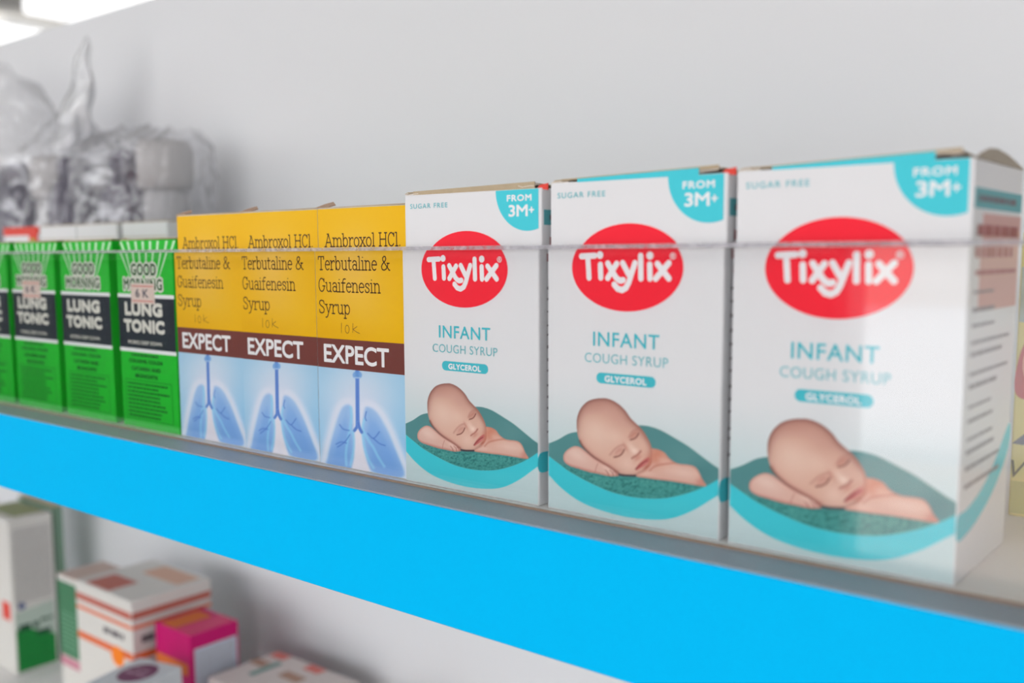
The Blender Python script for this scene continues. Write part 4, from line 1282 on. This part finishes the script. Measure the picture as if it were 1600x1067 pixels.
# narrow carton with green front
t = plain_carton('green_fronted_carton', -0.7673, -0.7388, 0.1544, 0.1904, LOW, 0.1120, L_white, 'white carton with a green front, between the tall white and the orange-striped carton')
t.scale = (1.18, 1.18, 1.18)
link('green_front', me_poly('green_front', mmp(rect(-13.8, 13.8, 52, 108)), -0.0182), L_dgreen, t)
link('front_text', bars_mesh('front_text', [(-11, 11, z, 1.2) for z in np.arange(84, 54, -3.4)], -0.0183), mat('pale_green_text', (120, 170, 140), 0.5), t)
link('pink_band', me_poly('pink_band', mmp([(-13.8, 44), (13.8, 44), (13.8, 51), (-13.8, 51)]), -0.0182), mat('dusty_pink_ink', (206, 140, 156), 0.5), t)
link('violet_mark', me_poly('violet_mark', mmp(rect(2, 12, 2, 12)), -0.0182), mat('indigo_ink', (96, 96, 150), 0.5), t)
face_x(t, 'orange_bar', me_poly('orange_bar', mmp(rect(-17, 17, 89, 93)), 0), L_rust, 0.0144)
face_x(t, 'orange_bar', me_poly('orange_bar', mmp(rect(-17, 17, 66, 71)), 0), L_rust, 0.0144)
face_x(t, 'orange_dot', me_poly('orange_dot', mmp(arc(-4, 51, 5.5, 5.5, 0, 360, 20)[:-1]), 0), L_bright, 0.0144)
face_x(t, 'rust_picture', me_poly('rust_picture', mmp([(-9, 8), (8, 8), (5, 24), (3, 42), (-6, 44), (-7, 26)]), 0), L_rust, 0.0144)
link('lid_edge', me_box('lid_edge', -0.0140, 0.0140, -0.0178, 0.0178, 0.1119, 0.1124), mat('beige_lid', (206, 184, 172), 0.6, 0.2, 0.08, 80), t)

# white carton with orange stripes
t = plain_carton('orange_striped_carton', -0.7167, -0.6437, 0.1490, 0.2095, LOW, 0.1170, L_white, 'white carton with orange stripes and an orange dot, on the lower shelf')
t.scale = (1.18, 1.18, 1.18)
hx = 0.0365
hy = -0.03025
for (z0, z1, m) in ((104, 109, L_rust), (97.5, 100, L_orange), (76, 81, L_orange)):
    link('front_stripe', me_poly('front_stripe', mmp(rect(-36, 36, z0, z1)), hy - 0.0001), m, t)
    face_x(t, 'side_stripe', me_poly('side_stripe', mmp(rect(-30, 30, z0, z1)), 0), m, hx + 0.0001)
face_x(t, 'side_lettering', bars_mesh('side_lettering', [(-24, 16, 87, 5)], 0), mat('slate_text_ink', (110, 104, 108), 0.5), hx + 0.0002)
face_x(t, 'side_small_print', bars_mesh('side_small_print', [(-22, 24, z, 1.6) for z in np.arange(70, 20, -4.2)], 0), L_grey, hx + 0.0002)
face_x(t, 'side_tint', me_poly('side_tint', mmp(rect(-24, 28, 18, 74)), 0), mat('mauve_tint_ink', (196, 176, 178), 0.5), hx + 0.0001)
link('front_lettering', bars_mesh('front_lettering', [(0, 26, 88, 4)], hy - 0.0002), mat('slate_text_ink', (110, 104, 108), 0.5), t)
link('orange_dot', me_poly('orange_dot', mmp(arc(17, 75, 8, 7, 0, 360, 20)[:-1]), hy - 0.0003), L_bright, t)
link('rust_picture', me_poly('rust_picture', mmp([(-5, 20), (24, 16), (24, 52), (10, 56), (4, 44), (-5, 50)]), hy - 0.0002), L_rust, t)
tp = link('lid_print', me_box('lid_print', -0.026, 0.004, -0.028, -0.006, 0.1169, 0.1173), L_rust, t)
link('lid_print', me_box('lid_print', -0.014, 0.030, 0.008, 0.026, 0.1169, 0.1173), mat('peach_ink', (222, 180, 156), 0.5), t)

# magenta carton
t = plain_carton('magenta_carton', -0.6246, -0.5841, 0.1610, 0.1975, LOW, 0.1015, L_mag, 'bright magenta carton with a pale side label, on the lower shelf')
t.scale = (1.18, 1.18, 1.18)
face_x(t, 'side_label', me_poly('side_label', mmp(rect(-15.5, 16.5, 58, 92)), 0), mat('pale_blue_label', (196, 204, 218), 0.5), 0.0204)
face_x(t, 'label_print', bars_mesh('label_print', [(-13, 14, z, 1.2) for z in np.arange(87, 60, -4)], 0), L_grey, 0.0205)
link('orange_bar', me_poly('orange_bar', mmp(rect(-20, 17, 74, 82)), -0.0184), mat('amber_ink', (226, 120, 60), 0.5), t)
link('lid_print', me_box('lid_print', -0.016, 0.000, -0.016, 0.012, 0.1014, 0.1018), mat('amber_ink', (226, 120, 60), 0.5), t)
link('painted_lid_sheen', me_box('painted_lid_sheen', 0.002, 0.0195, -0.0175, 0.0175, 0.1014, 0.1017), mat('painted_sheen_rose', (222, 70, 120), 0.5), t)  # lighter lid tone from overhead light, painted into the colour

# small grey-white carton in front
t = plain_carton('low_carton', -0.5909, -0.5564, 0.0844, 0.1294, LOW, 0.0920, mat('cool_white_carton', (206, 212, 216), 0.5, 0.3, 0.02, 60),
                 'grey white carton with a plum oval on top, at the bottom edge of the picture', 'box', None, math.radians(14))
t.scale = (1.18, 1.18, 1.18)
link('plum_oval', me_poly('plum_oval', [(0, 0)] and mmp(arc(0, 0, 11, 13, 0, 360, 28)[:-1]), 0), L_plum, t).rotation_euler = (math.radians(-90), 0, 0)
t.children[-1].location = (0, 0.004, 0.0921)
link('oval_print', bars_mesh('oval_print', [(-8, 8, -3, 3), (-6, 6, 3, 2)], 0), mat('lilac_ink', (176, 140, 160), 0.5), t.children[-1]).location = (0, -0.0002, 0)

# flat carton lying at the back
t = plain_carton('blush_carton', -0.5695, -0.4730, 0.165, 0.2300, LOW, 0.0886, mat('blush_carton', (214, 204, 200), 0.5, 0.3, 0.02, 60), 'pale blush carton with pink and brown marks on top, right of the magenta carton')
for (x0, x1, y0, y1, m) in ((-0.046, -0.030, 0.022, 0.0315, M_pink), (-0.005, 0.012, 0.022, 0.0315, M_pink),
                            (-0.048, -0.032, 0.004, 0.013, mat('cocoa_ink', (176, 140, 120), 0.5)), (-0.010, 0.012, 0.002, 0.012, mat('cocoa_ink', (176, 140, 120), 0.5)),
                            (-0.030, -0.024, -0.010, 0.018, mat('sea_green_ink', (110, 150, 144), 0.5))):
    link('top_mark', me_box('top_mark', x0, x1, y0, y1, 0.0885, 0.0889), m, t)
t = plain_carton('small_brown_carton', -0.425, -0.385, 0.200, 0.235, LOW, 0.0861, mat('tan_carton', (190, 150, 134), 0.5, 0.3, 0.03, 60), 'tan carton right of the blush carton, barely in view at the bottom edge')
link('lid_edge', me_box('lid_edge', -0.0196, 0.0196, -0.0171, 0.0171, 0.0859, 0.0864), M_tan, t)
